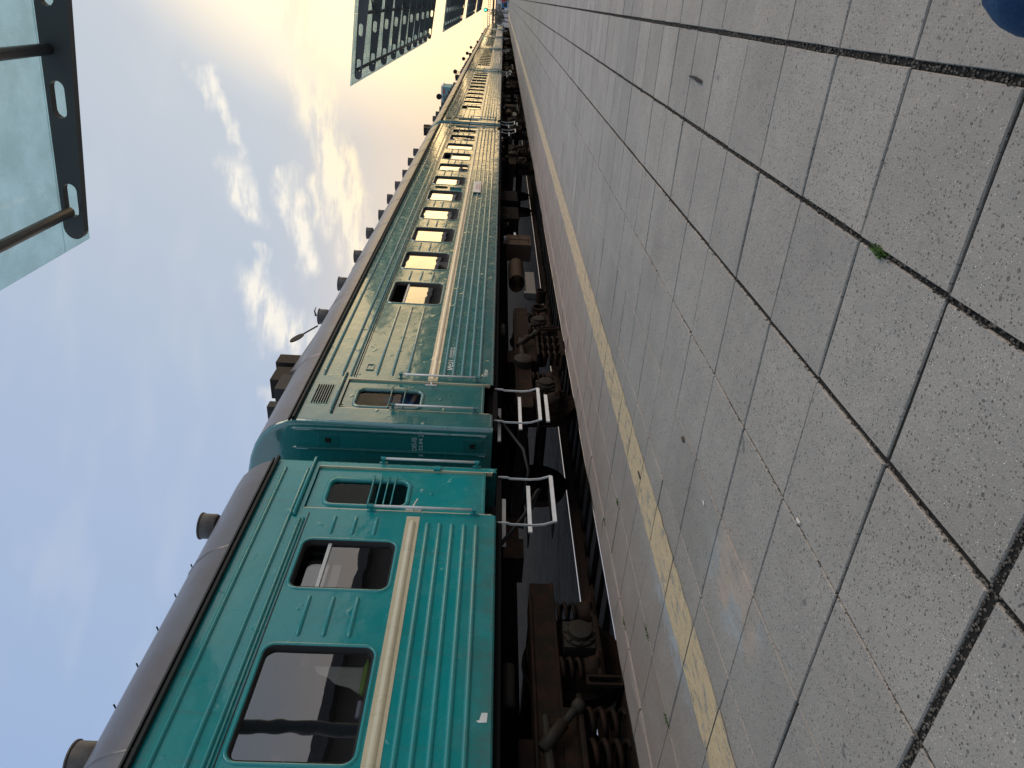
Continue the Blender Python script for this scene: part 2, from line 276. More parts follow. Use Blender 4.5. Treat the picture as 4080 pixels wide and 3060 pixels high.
# ------------------------------------------------------------------ mesh helpers
class MB:
    def __init__(s): s.v = []; s.f = []
    def add(s, vs, fs):
        o = len(s.v); s.v += [tuple(q) for q in vs]; s.f += [tuple(i + o for i in q) for q in fs]; return s
    def box(s, x0, x1, y0, y1, z0, z1):
        return s.add([(x0, y0, z0), (x1, y0, z0), (x1, y1, z0), (x0, y1, z0), (x0, y0, z1), (x1, y0, z1), (x1, y1, z1), (x0, y1, z1)],
                     [(0, 3, 2, 1), (4, 5, 6, 7), (0, 1, 5, 4), (1, 2, 6, 5), (2, 3, 7, 6), (3, 0, 4, 7)])
    def bar(s, a, b, wx, wz, upv=(0, 0, 1)):
        a = Vector(a); b = Vector(b); d = (b - a).normalized(); u = Vector(upv); sx = d.cross(u)
        if sx.length < 1e-4: sx = d.cross(Vector((1, 0, 0)))
        sx.normalize(); u = sx.cross(d)
        vs = [p + sx * i * wx / 2 + u * j * wz / 2 for p in (a, b) for i, j in ((-1, -1), (1, -1), (1, 1), (-1, 1))]
        return s.add(vs, [(3, 2, 1, 0), (4, 5, 6, 7), (0, 1, 5, 4), (1, 2, 6, 5), (2, 3, 7, 6), (3, 0, 4, 7)])
    def tube(s, pts, r, n=8, caps=True):
        pts = [Vector(p) for p in pts]; rs = r if isinstance(r, (list, tuple)) else [r] * len(pts); vs = []; fs = []; u = None
        for i, p in enumerate(pts):
            d = (pts[min(i + 1, len(pts) - 1)] - pts[max(i - 1, 0)]).normalized()
            if u is None:
                u = d.orthogonal().normalized()
            u = (u - d * u.dot(d)).normalized(); w_ = d.cross(u)
            vs += [p + (u * cos(2 * pi * k / n) + w_ * sin(2 * pi * k / n)) * rs[i] for k in range(n)]
        for i in range(len(pts) - 1):
            fs += [(i * n + k, i * n + (k + 1) % n, (i + 1) * n + (k + 1) % n, (i + 1) * n + k) for k in range(n)]
        if caps: fs += [tuple(range(n - 1, -1, -1)), tuple((len(pts) - 1) * n + k for k in range(n))]
        return s.add(vs, fs)
    def lathe(s, c, axis, prof, n=20, cap=True):
        """prof: (radius, along)"""
        c = Vector(c); ax = Vector(axis).normalized(); u = ax.orthogonal().normalized(); w_ = ax.cross(u); vs = []; fs = []
        for r, h in prof: vs += [c + ax * h + (u * cos(2 * pi * k / n) + w_ * sin(2 * pi * k / n)) * r for k in range(n)]
        for i in range(len(prof) - 1):
            fs += [(i * n + k, i * n + (k + 1) % n, (i + 1) * n + (k + 1) % n, (i + 1) * n + k) for k in range(n)]
        if cap: fs += [tuple(range(n - 1, -1, -1)), tuple((len(prof) - 1) * n + k for k in range(n))]
        return s.add(vs, fs)
    def loft(s, loops, close=True):
        n = len(loops[0]); vs = [p for L in loops for p in L]; fs = []
        for i in range(len(loops) - 1):
            for k in range(n if close else n - 1): fs.append((i * n + k, i * n + (k + 1) % n, (i + 1) * n + (k + 1) % n, (i + 1) * n + k))
        return s.add(vs, fs)
    def mesh(s, name, material, smooth=False, bevel=0.0, fix=True):
        me = bpy.data.meshes.new(name); me.from_pydata(s.v, [], s.f)
        if fix or bevel:
            bm = bmesh.new(); bm.from_mesh(me)
            if bevel: bmesh.ops.bevel(bm, geom=[e for e in bm.edges if len(e.link_faces) == 2 and e.calc_face_angle(0) > 0.6], offset=bevel, segments=2, affect='EDGES', profile=0.6)
            if fix: bmesh.ops.recalc_face_normals(bm, faces=bm.faces)
            bm.to_mesh(me); bm.free()
        if smooth: me.polygons.foreach_set('use_smooth', [True] * len(me.polygons))
        if material: me.materials.append(MATS[material])
        return me
    def obj(s, name, material, parent=None, smooth=False, bevel=0.0, fix=True, **tg):
        return link(name, s.mesh(name, material, smooth, bevel, fix), parent, **tg)
def link(name, me, parent=None, loc=None, rot=None, scl=None, **tg):
    o = bpy.data.objects.new(name, me); COL.objects.link(o)
    if parent is not None: o.parent = parent
    if loc is not None: o.location = loc
    if rot is not None: o.rotation_euler = rot
    if scl is not None: o.scale = scl
    for k, v in tg.items():
        if v is not None: o[k] = v
    return o
def thing(name, label, category, loc=(0, 0, 0), rz=0, group=None):
    o = bpy.data.objects.new(name, None); COL.objects.link(o); o.location = loc; o.rotation_euler = (0, 0, rz); o.empty_display_size = 0.2
    o['label'] = label; o['category'] = category
    if group: o['group'] = group
    return o
def copy_tree(o, parent=None):
    c = o.copy(); COL.objects.link(c); c.parent = parent
    for ch in list(o.children): copy_tree(ch, c)
    return c
def autosmooth(me, ang=0.7):
    bm = bmesh.new(); bm.from_mesh(me)
    for f in bm.faces: f.smooth = True
    for e in bm.edges: e.smooth = not (len(e.link_faces) == 2 and e.calc_face_angle(0) > ang)
    bm.to_mesh(me); bm.free(); return me
def rrect(y0, y1, z0, z1, r, off=0.0, n=5):
    y0 -= off; y1 += off; z0 -= off; z1 += off; r = max(0.004, r + off); out = []
    for cy, cz, a0 in ((y1 - r, z1 - r, 0), (y0 + r, z1 - r, 90), (y0 + r, z0 + r, 180), (y1 - r, z0 + r, 270)):
        for k in range(n + 1):
            a = RAD(a0 + 90 * k / n); out.append((cy + r * cos(a), cz + r * sin(a)))
    return out
def filled(loops, to3):
    """flat sheet: first loop is the outline, the rest are holes; to3 maps (a,b) to 3-D"""
    bm = bmesh.new()
    for L in loops:
        vs = [bm.verts.new(to3(a, b)) for a, b in L]
        for i in range(len(vs)): bm.edges.new((vs[i], vs[(i + 1) % len(vs)]))
    bmesh.ops.triangle_fill(bm, edges=bm.edges[:], use_beauty=True, use_dissolve=False)
    return bm
TXT = {}
def text_mesh(body, size, material, extr=0.0015):
    cu = bpy.data.curves.new('lettering', 'FONT'); cu.body = body; cu.size = size; cu.extrude = extr; cu.resolution_u = 2; cu.offset = 0.018
    o = bpy.data.objects.new('lettering', cu); COL.objects.link(o)
    bpy.context.view_layer.update()
    me = bpy.data.meshes.new_from_object(o.evaluated_get(bpy.context.evaluated_depsgraph_get()))
    bpy.data.objects.remove(o); me.materials.clear(); me.materials.append(MATS[material]); return me
def fit_text(body, width, height, material, parent, name='lettering', loc=(0, 0, 0), rot=(pi / 2, 0, pi / 2)):
    me = text_mesh(body, 1.0, material, 0.0)
    xs = [v.co.x for v in me.vertices]; ys = [v.co.y for v in me.vertices]
    for v in me.vertices:
        v.co = Vector(((v.co.x - min(xs)) / (max(xs) - min(xs)) * width, (v.co.y - min(ys)) / (max(ys) - min(ys)) * height, v.co.z))
    return link(name, me, parent, loc, rot)

# ------------------------------------------------------------------ setting: ground, track bed, platform
EDGE = -4.50
g_ = MB(); n = 40
def sheet(x0, x1, y0, y1, z, nx, ny, jit=0.0):
    b = MB(); vs = [(x0 + (x1 - x0) * i / nx, y0 + (y1 - y0) * j / ny, z + random.uniform(-jit, jit)) for j in range(ny + 1) for i in range(nx + 1)]
    return b.add(vs, [(j * (nx + 1) + i, j * (nx + 1) + i + 1, (j + 1) * (nx + 1) + i + 1, (j + 1) * (nx + 1) + i) for j in range(ny) for i in range(nx)])
sheet(-900, 900, -60, 1800, -0.62, 4, 4).obj('ground', 'far_ground', kind='structure')
sheet(-24.6, EDGE - 0.1, -22, 200, -0.47, 50, 600, 0.025).obj('trackbed', 'ballast', smooth=False, kind='structure')
fp = MB().box(-90, -24.5, -22, 150, -0.6, -0.06); fp.obj('far_platform', 'far_ground', kind='structure')

plat = MB().box(EDGE + 0.02, 9.0, -14, 172, -0.60, -0.010).obj('platform', 'soil', kind='structure')
def slab_mesh(wx, wy, k, nose=False):
    """paving slab with an uneven chipped rim; origin at the middle of its top face"""
    rng = random.Random(100 + k); m_ = 3; outl = []
    hx, hy = wx / 2, wy / 2
    for (ax, ay), (bx, by) in (((-hx, -hy), (hx, -hy)), ((hx, -hy), (hx, hy)), ((hx, hy), (-hx, hy)), ((-hx, hy), (-hx, -hy))):
        for i in range(m_):
            t = (i + (0 if i == 0 else rng.uniform(-0.25, 0.25))) / m_; outl.append((ax + (bx - ax) * t + rng.uniform(-.0022, .0022), ay + (by - ay) * t + rng.uniform(-.0022, .0022)))
    b = MB(); n_ = len(outl)
    top = [(x * (1 - .003 / hx), y * (1 - .003 / hy), 0) for x, y in outl]; mid = [(x, y, -0.004 - rng.uniform(0, .002)) for x, y in outl]; bot = [(x, y, -0.05) for x, y in outl]
    b.loft([bot, mid, top]); b.f.append(tuple(2 * n_ + i for i in range(n_)))
    return b
variants = [slab_mesh(SX - 0.009, SY - 0.010, k).mesh('slab', 'concrete') for k in range(6)]
narrow = [slab_mesh(SX - 0.024, SY - 0.012, k + 20).mesh('slab', 'concrete') for k in range(4)]
def col_x(c): return X0 - SX * c            # joint line c: 0 = first line right of the camera foot
def slab_spot(c, j):
    """slab between joint lines c and c+1, row j; the lines 0 and 1 have wide crumbled joints, row line 0 too"""
    x = X0 - SX * (c + 0.5); y = Y0 + SY * (j + 0.5); return x, y
count = 0; field = MB()
rs = random.Random(5)
for j in range(-26, 342):
    for c in range(-18, 8):
        x, y = slab_spot(c, j)
        wide = c in (-1, 0, 1)
        near = c >= -1 and -1 <= j < 32
        tilt = (rs.uniform(-.004, .004), rs.uniform(-.004, .004), rs.uniform(-.004, .004)); dzz = rs.uniform(-.0025, .0015)
        if near:
            me = (narrow if wide else variants)[rs.randrange(4 if wide else 6)]
            dy_ = 0.0
            if j == -1: dy_ = -0.012
            link('slab', me, plat, (x + (0.004 if c == 1 else 0), y + dy_, dzz), tilt, (1, 0.978 if j in (-1, 0) else 1, 1)); count += 1
        else:
            hx, hy = (SX - (0.024 if wide else 0.011)) / 2, (SY - 0.012) / 2
            field.add([(x - hx, y - hy, -.05), (x + hx, y - hy, -.05), (x + hx, y + hy, -.05), (x - hx, y + hy, -.05),
                       (x - hx + .003, y - hy + .003, dzz + tilt[0] * .3), (x + hx - .003, y - hy + .003, dzz + tilt[1] * .3), (x + hx - .003, y + hy - .003, dzz), (x - hx + .003, y + hy - .003, dzz + tilt[2] * .3)],
                      [(4, 5, 6, 7), (0, 1, 5, 4), (1, 2, 6, 5), (2, 3, 7, 6), (3, 0, 4, 7)])
field.obj('slab', 'concrete', plat, fix=False, kind='stuff')
# coping stones along the edge: rounded nose, slightly raised rim
def coping(k, ln):
    rng = random.Random(k); b = MB(); xi = X0 - SX * 8 - 0.006
    prof = [(xi, -0.05), (xi, -0.004), (xi - 0.012, 0.006), (xi - 0.05, 0.010), (-4.40, 0.006), (-4.46, -0.004), (EDGE - 0.005, -0.03), (EDGE - 0.012, -0.10), (EDGE - 0.004, -0.16)]
    L = []
    for i in range(4):
        y = -ln / 2 + ln * i / 3; L.append([(px + rng.uniform(-.004, .004), y, pz + rng.uniform(-.003, .003)) for px, pz in prof])
    b.loft(L, close=False); m_ = len(prof); b.f.append(tuple(range(m_))); b.f.append(tuple(3 * m_ + i for i in range(m_))); return b
cop = [coping(k, SY - 0.010).mesh('coping_stone', 'concrete') for k in range(5)]
for j in range(-1, 60):
    link('coping_stone', cop[rs.randrange(5)], plat, (0, Y0 + SY * (j + .5), rs.uniform(-.005, .003)))
rest = MB()
for j in list(range(-26, -1)) + list(range(60, 342)):
    b = coping(j % 7, SY - .010); yy = Y0 + SY * (j + .5); rest.add([(a, q + yy, z) for a, q, z in b.v], b.f)
rest.obj('coping_stone', 'concrete', plat, kind='stuff')
MB().box(EDGE + 0.0, EDGE + 0.03, -14, 172, -0.6, -0.10).obj('edge_wall', 'concrete', plat)
yl = MB(); yr = random.Random(3)
for j in range(-6, 342):
    ya = Y0 + SY * j + 0.006; yb = ya + SY - 0.012; n_ = 5
    vs = []
    for i in range(n_ + 1):
        yy = ya + (yb - ya) * i / n_; vs += [(-3.118 + yr.uniform(-.010, .006), yy, 0.0035), (-2.805 + yr.uniform(-.008, .010), yy, 0.0035)]
    yl.add(vs, [(2 * i, 2 * i + 1, 2 * i + 3, 2 * i + 2) for i in range(n_)])
yl.obj('yellow_line', 'yellow_paint', plat)
# crumbled filling and grit in the wide joints
gr = MB(); gq = random.Random(11)
def pebble(b, x, y, z, r):
    vs = [(x + r * a * gq.uniform(.7, 1.2), y + r * b_ * gq.uniform(.7, 1.3), z + r * c_ * gq.uniform(.6, 1)) for a, b_, c_ in ((1, 0, 0), (-1, 0, 0), (0, 1, 0), (0, -1, 0), (0, 0, 1), (0, 0, -1))]
    b.add(vs, [(0, 2, 4), (2, 1, 4), (1, 3, 4), (3, 0, 4), (2, 0, 5), (1, 2, 5), (3, 1, 5), (0, 3, 5)])
for c, wd in ((0, .012), (1, .014), (2, .006), (3, .005)):
    for k in range(1500 if c < 2 else 500):
        y = 0.8 + 12 * gq.random() ** 1.8; pebble(gr, X0 - SX * c + gq.uniform(-wd, wd) + (0.004 if c == 1 else 0), y, -0.008 + gq.uniform(0, .004) + .006 * (gq.random() ** 3), gq.uniform(.0025, .0065))
for k in range(700): pebble(gr, gq.uniform(-2.2, .3), Y0 - .008 + gq.uniform(-.018, .018), -0.008 + gq.uniform(0, .004), gq.uniform(.0025, .006))
gr.obj('joint_grit', 'grit', plat, fix=False, kind='stuff')
def moss(x, y, sx, sy, n_, label):
    b = MB(); q = random.Random(int(x * 100 + y * 37))
    for k in range(n_):
        cx, cy, cz = x + q.gauss(0, sx), y + q.gauss(0, sy), q.uniform(-.010, .008); s_ = q.uniform(.004, .010)
        a = q.uniform(0, 6.3); t = q.uniform(.2, 1.0); d = Vector((cos(a) * t, sin(a) * t, 1 - t * .6)).normalized() * s_; sd_ = Vector((-sin(a), cos(a), 0)) * s_ * .45
        c0 = Vector((cx, cy, cz)); b.add([c0 - sd_ * .4, c0 + d * .5 - sd_, c0 + d, c0 + d * .5 + sd_, c0 + sd_ * .4], [(0, 1, 2, 3, 4)])
    b.obj('moss_tuft', 'moss', fix=False, label=label, category='moss', group='moss growing in the paving joints', kind='stuff')
moss(-0.592, 2.03, .008, .020, 260, 'bright green moss tuft in the widest crumbled joint of the paving')
ml = 'small green moss tuft in the joint beside the coping stones'
for x, y in ((-3.61, 3.36), (-3.61, 4.72), (-4.11, 3.9), (-4.11, 5.1), (-3.61, 2.70)): moss(x, y, .007, .035, 130, ml)

# railway track
CX = -6.25; RT = -0.27
trk = thing('railway_track', 'rusty railway track running under the train beside the platform', 'railway track', (CX, 0, 0))
for s_ in (-1, 1):
    prof = [(-.06, -.18), (.06, -.18), (.06, -.165), (.010, -.15), (.010, -.045), (.036, -.035), (.036, -.006), (.030, 0), (-.030, 0), (-.036, -.006), (-.036, -.035), (-.010, -.045), (-.010, -.15), (-.06, -.165)]
    b = MB(); b.loft([[(s_ * .76 + px, y, RT + pz) for px, pz in prof] for y in (-22, 200)]); r_ = b.obj('rail', 'rail_web', trk)
    MB().box(s_ * .76 - .028, s_ * .76 + .028, -22, 200, RT + .0015, RT + .003).obj('running_surface', 'rail_top', r_)
sm = MB().box(-1.35, 1.35, -.125, .125, -.52, -.415).mesh('sleeper', 'sleeper', bevel=.01)
for k in range(240): link('sleeper', sm, trk, (random.uniform(-.02, .02), -8 + k * .55, random.uniform(-.008, .008)), (0, 0, random.uniform(-.01, .01)))

# ------------------------------------------------------------------ the train
L = 23.45; XW = 1.55; PITCH = 24.23
DOORS = [(0.37, 1.16), (22.58, 23.33)]; DTOP = 2.99; SK = 1.02; EAVE = 3.46
WIDE = [(3.94 + 1.765 * i, 4.94 + 1.765 * i) for i in range(10)]; NARROW = (21.47, 22.10); WZ = (1.985, 2.86)
roof_prof = [(1.55, EAVE), (1.535, 3.55), (1.49, 3.66), (1.42, 3.77), (1.31, 3.88), (1.16, 3.975), (0.97, 4.05), (0.7, 4.115), (0.4, 4.155), (0.0, 4.17)]
def rib(b, y0, y1, z, r=0.025, h=0.024, x=XW, vertical=False):
    sec = [(-1, 0), (-.8, .55), (-.4, .9), (0, 1), (.4, .9), (.8, .55), (1, 0)]; loops = []
    e = r * 1.4
    for y, k in ((y0, .02), (y0 + e * .35, .6), (y0 + e, 1), (y1 - e, 1), (y1 - e * .35, .6), (y1, .02)):
        loops.append([(x + h * c * k, y, z + r * a * (0.25 + .75 * k)) for a, c in sec])
    b.loft(loops, close=False); return b
def ring_loft(b, y0, y1, z0, z1, r, steps):
    b.loft([[(x, a, c) for a, c in rrect(y0, y1, z0, z1, r, off)] for off, x in steps]); return b
def car_proto():
    R = bpy.data.objects.new('passenger_carriage', None); COL.objects.link(R); R.empty_display_size = .5
    # near side wall with real openings
    oy0, oy1 = .06, L - .06
    outer = [(oy0, 1.06)]
    for a, b_ in DOORS: outer += [(a, 1.06), (a, DTOP), (b_, DTOP), (b_, 1.06)]
    outer += [(oy1, 1.06), (oy1, EAVE), (oy0, EAVE)]
    holes = [rrect(a, b_, *WZ, .085) for a, b_ in WIDE] + [rrect(*NARROW, *WZ, .085)]
    bm = filled([outer] + holes, lambda a, c: (XW, a, c))
    me = bpy.data.meshes.new('side_wall'); bm.to_mesh(me); bm.free(); b = MB(); b.v = [tuple(v.co) for v in me.vertices]; b.f = [tuple(p.vertices) for p in me.polygons]
    for a, c in ((oy0, DOORS[0][0]), (DOORS[0][1], DOORS[1][0]), (DOORS[1][1], oy1)):     # rolled lower edge
        lip = [(1.55, 1.06), (1.546, 1.04), (1.535, 1.026), (1.515, 1.02), (1.40, 1.022)]
        b.loft([[(x, a, z) for x, z in lip], [(x, c, z) for x, z in lip]], close=False)
    wall = b.mesh('side_wall', 'teal'); bm = bmesh.new(); bm.from_mesh(wall); bmesh.ops.recalc_face_normals(bm, faces=bm.faces)
    for f in bm.faces:
        if abs(f.normal.x) > .95 and f.normal.x < 0: f.normal_flip()
    bm.to_mesh(wall); bm.free(); link('side_wall', wall, R)
    MB().add([(-XW, oy0, 1.0), (-XW, oy1, 1.0), (-XW, oy1, EAVE), (-XW, oy0, EAVE)], [(0, 1, 2, 3)]).obj('side_wall', 'teal', R)
    b = MB().add([(-XW, .1, 1.16), (XW, .1, 1.16), (XW, L - .1, 1.16), (-XW, L - .1, 1.16)], [(0, 1, 2, 3)]); b.add([(.35, 1.85, 1.16), (.35, L - 1.6, 1.16), (.35, L - 1.6, 3.4), (.35, 1.85, 3.4)], [(0, 1, 2, 3)])
    for y in [a - .38 for a, _ in WIDE] + [21.15, 22.35, 1.85]: b.add([(.35, y, 1.16), (1.5, y, 1.16), (1.5, y, 3.4), (.35, y, 3.4)], [(0, 1, 2, 3)])
    b.obj('interior', 'interior_wall', R, fix=False)
    for a, c in WIDE:
        for y0, y1 in ((a - .36, a + .12), (c - .12, c + .36)):
            MB().box(.36, 1.46, y0, y1, 1.55, 1.66).obj('berth', 'berth', R, bevel=.02); MB().box(.36, 1.46, y0, y1 - (.0), 2.50, 2.58).obj('berth', 'berth', R, bevel=.02)
        MB().box(.75, 1.46, a + .32, c - .32, 1.86, 1.89).obj('table', 'table', R)
    # roof
    full = roof_prof + [(-x, z) for x, z in roof_prof[-2::-1]]
    b = MB(); b.loft([[(x, y, z) for x, z in full] for y in [.05 + (L - .1) * i / 24 for i in range(25)]], close=False)
    link('roof', autosmooth(b.mesh('roof', 'roof_metal'), .6), R)
    sm_ = MB(); sm_.loft([[(x * 1.0 + .006 * s__ * (1 if x > 0 else -1), y, z + .006 * s__) for x, z in full] for y, s__ in ((-.02, 0), (-.008, 1), (.008, 1), (.02, 0))], close=False)
    seam = autosmooth(sm_.mesh('roof_seam', 'roof_metal'), .8)
    for y in (1.9, 4.4, 6.6, 8.8, 11.0, 13.2, 15.4, 17.7, 19.9, 22.0): link('roof_seam', seam, R, (0, y, 0))
    b = MB(); gp = [(1.555, EAVE - .012), (1.60, EAVE - .006), (1.60, EAVE + .018), (1.575, EAVE + .030), (1.548, EAVE + .034)]; b.loft([[(x, y, z) for x, z in gp] for y in (.03, L - .03)], close=False)
    gp2 = [(1.546, EAVE + .052), (1.568, EAVE + .056), (1.562, EAVE + .074), (1.538, EAVE + .078)]; b.loft([[(x, y, z) for x, z in gp2] for y in (.03, L - .03)], close=False)
    b.obj('gutter', 'gutter_black', R)
    # end walls with rounded corners
    sect = [(1.55, 1.02), (1.55, EAVE)] + roof_prof[1:]; sect = sect + [(-x, z) for x, z in sect[-2::-1]]
    for e in (0, 1):
        b = MB(); loops = []
        for d, k in ((.06, 0), (.03, .008), (.012, .022), (0, .055)):
            loops.append([(x * (1 - k / 1.55), (d if e == 0 else L - d), z - (k if z > 2.6 else 0)) for x, z in sect])
        b.loft(loops, close=False); m_ = len(sect); b.f.append(tuple(3 * m_ + i for i in range(m_)))
        ew = link('end_wall', autosmooth(b.mesh('end_wall', 'teal'), .9), R)
        for x in (1.45, 1.17, .88):
            q = MB(); sec = [(-1, 0), (-.7, .7), (0, 1), (.7, .7), (1, 0)]; sg = -1 if e == 0 else 1; yy = 0 if e == 0 else L
            q.loft([[(x + .02 * a * k, yy + sg * .02 * c * k, z) for a, c in sec] for z, k in ((1.06, .1), (1.10, 1), (3.45, 1), (3.5, .1))], close=False); q.obj('end_rib', 'teal', ew)
        gy = (-.42, 0) if e == 0 else (L, L + .36); b = MB()
        for i in range(9):
            y = gy[0] + (gy[1] - gy[0]) * i / 8; k = .03 if i % 2 else 0; b.v += [(x, y, z) for x, z in ((.72 - k, 1.2), (.72 - k, 3.3), (.5, 3.5 - k), (-.5, 3.5 - k), (-.72 + k, 3.3), (-.72 + k, 1.2))]
        for i in range(8): b.f += [(i * 6 + j, i * 6 + j + 1, i * 6 + 7 + j, i * 6 + 6 + j) for j in range(5)]
        b.obj('gangway_bellows', 'rubber', R)
        MB().box(-.2, .2, gy[0], gy[1], .62, .9).obj('coupler', 'bogie_iron', R)
    # ribs pressed into the side
    lower = rib(MB(), 1.30, 22.42, 0).mesh('rib', 'teal', smooth=True)
    for z in (1.712, 1.59, 1.467, 1.345, 1.222): link('rib', lower, R, (0, 0, z))
    for z, a, c, r_ in ((3.345, 1.22, L - .18, .022), (3.10, 1.22, L - .18, .022), (2.985, 1.22, 22.42, .018), (2.945, 1.22, 22.42, .010)):
        link('rib', rib(MB(), a, c, 0, r_).mesh('rib', 'teal', smooth=True), R, (0, 0, z))
    MB().box(1.551, 1.5535, 1.2, 22.5, 2.908, 2.917).obj('panel_seam', 'gutter_black', R)
    cb = MB().box(1.551, 1.556, 1.18, 22.50, 1.797, 1.93); rib(cb, 1.24, 22.44, 1.862, .034, .024, 1.554); cb.obj('waist_band', 'cream', R)
    short = rib(MB(), -.25, .25, 0, .022, .018).mesh('rib', 'teal', smooth=True); tiny = rib(MB(), -.14, .14, 0, .022, .018).mesh('rib', 'teal', smooth=True)
    longr = rib(MB(), 1.28, 3.80, 0, .022, .018).mesh('rib', 'teal', smooth=True)
    for z in (2.64, 2.432, 2.222):
        link('rib', longr, R, (0, 0, z)); link('rib', tiny, R, (0, 22.33, z))
        for i in range(9):
            if i != 4: link('rib', short, R, (0, WIDE[i][1] + .3825, z))
        link('rib', short, R, (0, (WIDE[9][1] + NARROW[0]) / 2, z), None, (1, .92, 1))
    # windows
    def window(a, c, split, cur):
        wn = link('window', ring_loft(MB(), a, c, *WZ, .085, [(.034, XW), (.026, XW + .011), (.008, XW + .011), (.0, XW + .002), (.0, XW - .012)]).mesh('window', 'teal', smooth=True), R)
        ring_loft(MB(), a, c, *WZ, .085, [(0.0005, XW + .003), (-.008, XW + .004), (-.010, XW - .032), (-.021, XW - .035), (-.021, XW - .06)]).obj('gasket', 'rubber', wn, smooth=True)
        zt = WZ[1] if not split else 2.60
        b = MB(); pts = rrect(a, c, *WZ, .085, -.018)
        if split: pts = [(y, min(z, zt)) for y, z in pts]
        b.add([(XW - .037, y, z) for y, z in pts], [tuple(range(len(pts)))]); b.obj('pane', 'window_glass', wn)
        if split:
            MB().box(XW - .045, XW - .018, a + .02, c - .02, zt - .004, zt + .030).obj('vent_bar', 'alu', wn, bevel=.004)
            if c - a < .8:
                MB().box(XW - .16, XW - .15, a + .02, c - .02, zt - .12, zt + .20).obj('dropped_sash', 'window_glass', wn)
        if cur:
            q = random.Random(int(a * 31)); b = MB(); vs = []
            yb, wd, zt_, sg = (c - .05, .16 + .14 * q.random(), 2.45 + .2 * q.random(), -1) if q.random() < .75 else (a + .05, .1 + .1 * q.random(), 2.5, 1)
            for i in range(9):
                t = i / 8; y = yb + sg * wd * t; x = XW - .17 + .02 * sin(i * 2.1); ztop = zt_ - (zt_ - 2.05) * (t ** 1.5) * .95; vs += [(x, y, 2.0), (x, y, ztop)]
            b.add(vs, [(2 * i, 2 * i + 2, 2 * i + 3, 2 * i + 1) for i in range(8)]); b.obj('curtain', 'curtain', wn, smooth=True, fix=False)
    for i, (a, c) in enumerate(WIDE): window(a, c, i in (0, 7), i != 0)
    window(*NARROW, True, False)
    # doors with frame trim, window, bars, handle
    for k, (a, c) in enumerate(DOORS):
        gl = (a + .115, c - .26) if k == 0 else (a + .12, a + .52); gz = (1.985, 2.80)
        bm = filled([[(a, 1.17), (c, 1.17), (c, DTOP), (a, DTOP)], rrect(*gl, *gz, .07)], lambda y, z: (XW - .03, y, z))
        me = bpy.data.meshes.new('door'); bmesh.ops.recalc_face_normals(bm, faces=bm.faces); bm.to_mesh(me); bm.free(); me.materials.append(MATS['teal'])
        if me.polygons[0].normal.x < 0: me.flip_normals()
        dr = link('door', me, R)
        ring_loft(MB(), *gl, *gz, .07, [(.05, XW - .03), (.045, XW - .012), (.012, XW - .012), (.004, XW - .02), (0, XW - .05)]).obj('window_frame', 'teal', dr, smooth=True)
        pts = rrect(*gl, *gz, .07, -.001); MB().add([(XW - .046, y, z) for y, z in pts], [tuple(range(len(pts)))]).obj('pane', 'door_glass', dr)
        for z in ((2.37, 2.19) if k == 0 else (2.355, 2.275, 2.197, 2.119)):
            q = MB().tube([(XW - .01, gl[0] - .075, z), (XW + .014, gl[0] - .055, z), (XW + .014, gl[1] + .055, z), (XW - .01, gl[1] + .075, z)], .0085, 6); q.obj('guard_bar', 'teal', dr, smooth=True)
        hy = c - .05 if k == 0 else a + .06
        q = MB().box(XW - .03, XW - .016, hy - .02, hy + .02, 1.80, 1.96); q.tube([(XW - .015, hy, 1.88), (XW + .03, hy, 1.88), (XW + .035, hy + (.02 if k else -.06), 1.87), (XW + .035, hy + (.11 if k else -.12), 1.845)], .009, 6); q.obj('door_handle', 'alu', dr, smooth=False)
        MB().lathe((XW - .03, (a + c) / 2 - .03, 1.72), (1, 0, 0), [(.014, 0), (.014, .008), (.006, .012)], 10).obj('door_lock', 'teal', dr)
        if k == 1: MB().box(XW - .005, XW + .03, c - .02, c + .045, 1.65, 1.73).obj('hinge', 'teal', dr, bevel=.006)
        MB().box(XW - .05, XW - .004, a, c, 1.145, 1.175).obj('door_sill', 'teal', R, bevel=.004)
        MB().box(XW - .045, XW - .0, a - .001, a + .012, 1.07, DTOP).obj('door_trim', 'cream', R); MB().box(XW - .045, XW + .0, c - .012, c + .001, 1.07, DTOP).obj('door_trim', 'cream', R)
        MB().tube([(XW + .005, a - .13, 3.045), (XW + .022, a - .10, 3.055), (XW + .022, c + .10, 3.055), (XW + .005, c + .13, 3.045)], .020, 8).obj('drip_rail', 'teal', R, smooth=True)
        for ry in ((a + .02, c + .07) if k == 0 else (a - .01, c + .09)):
            rl = MB().tube([(XW + .065, ry, 1.25), (XW + .065, ry, 2.30)], .015, 10).obj('handrail', 'white_paint', R, smooth=True)
            for z in (1.25, 2.30):
                q = MB().box(XW, XW + .010, ry - .014, ry + .014, z - .045, z + .045); q.box(XW + .005, XW + .065, ry - .013, ry + .013, z - .017, z + .017); q.lathe((XW + .065, ry, z - .026), (0, 0, 1), [(.021, 0), (.021, .052)], 10); q.obj('bracket', 'teal', rl, bevel=.003)
        # white painted steps
        ys = (a - .02, c + .03)
        for y in ys:
            sp = MB(); path = [(1.47, 1.0), (1.47, .90), (1.455, .87), (1.455, .62), (1.47, .52), (1.505, .44), (1.515, .405)]
            for (x1, z1), (x2, z2) in zip(path[:-1], path[1:]): sp.bar((x1, y, z1 + .004), (x2, y, z2 - .004), .024, .008, (0, 1, 0))
            st = sp.obj('step_hanger', 'white_paint', R)
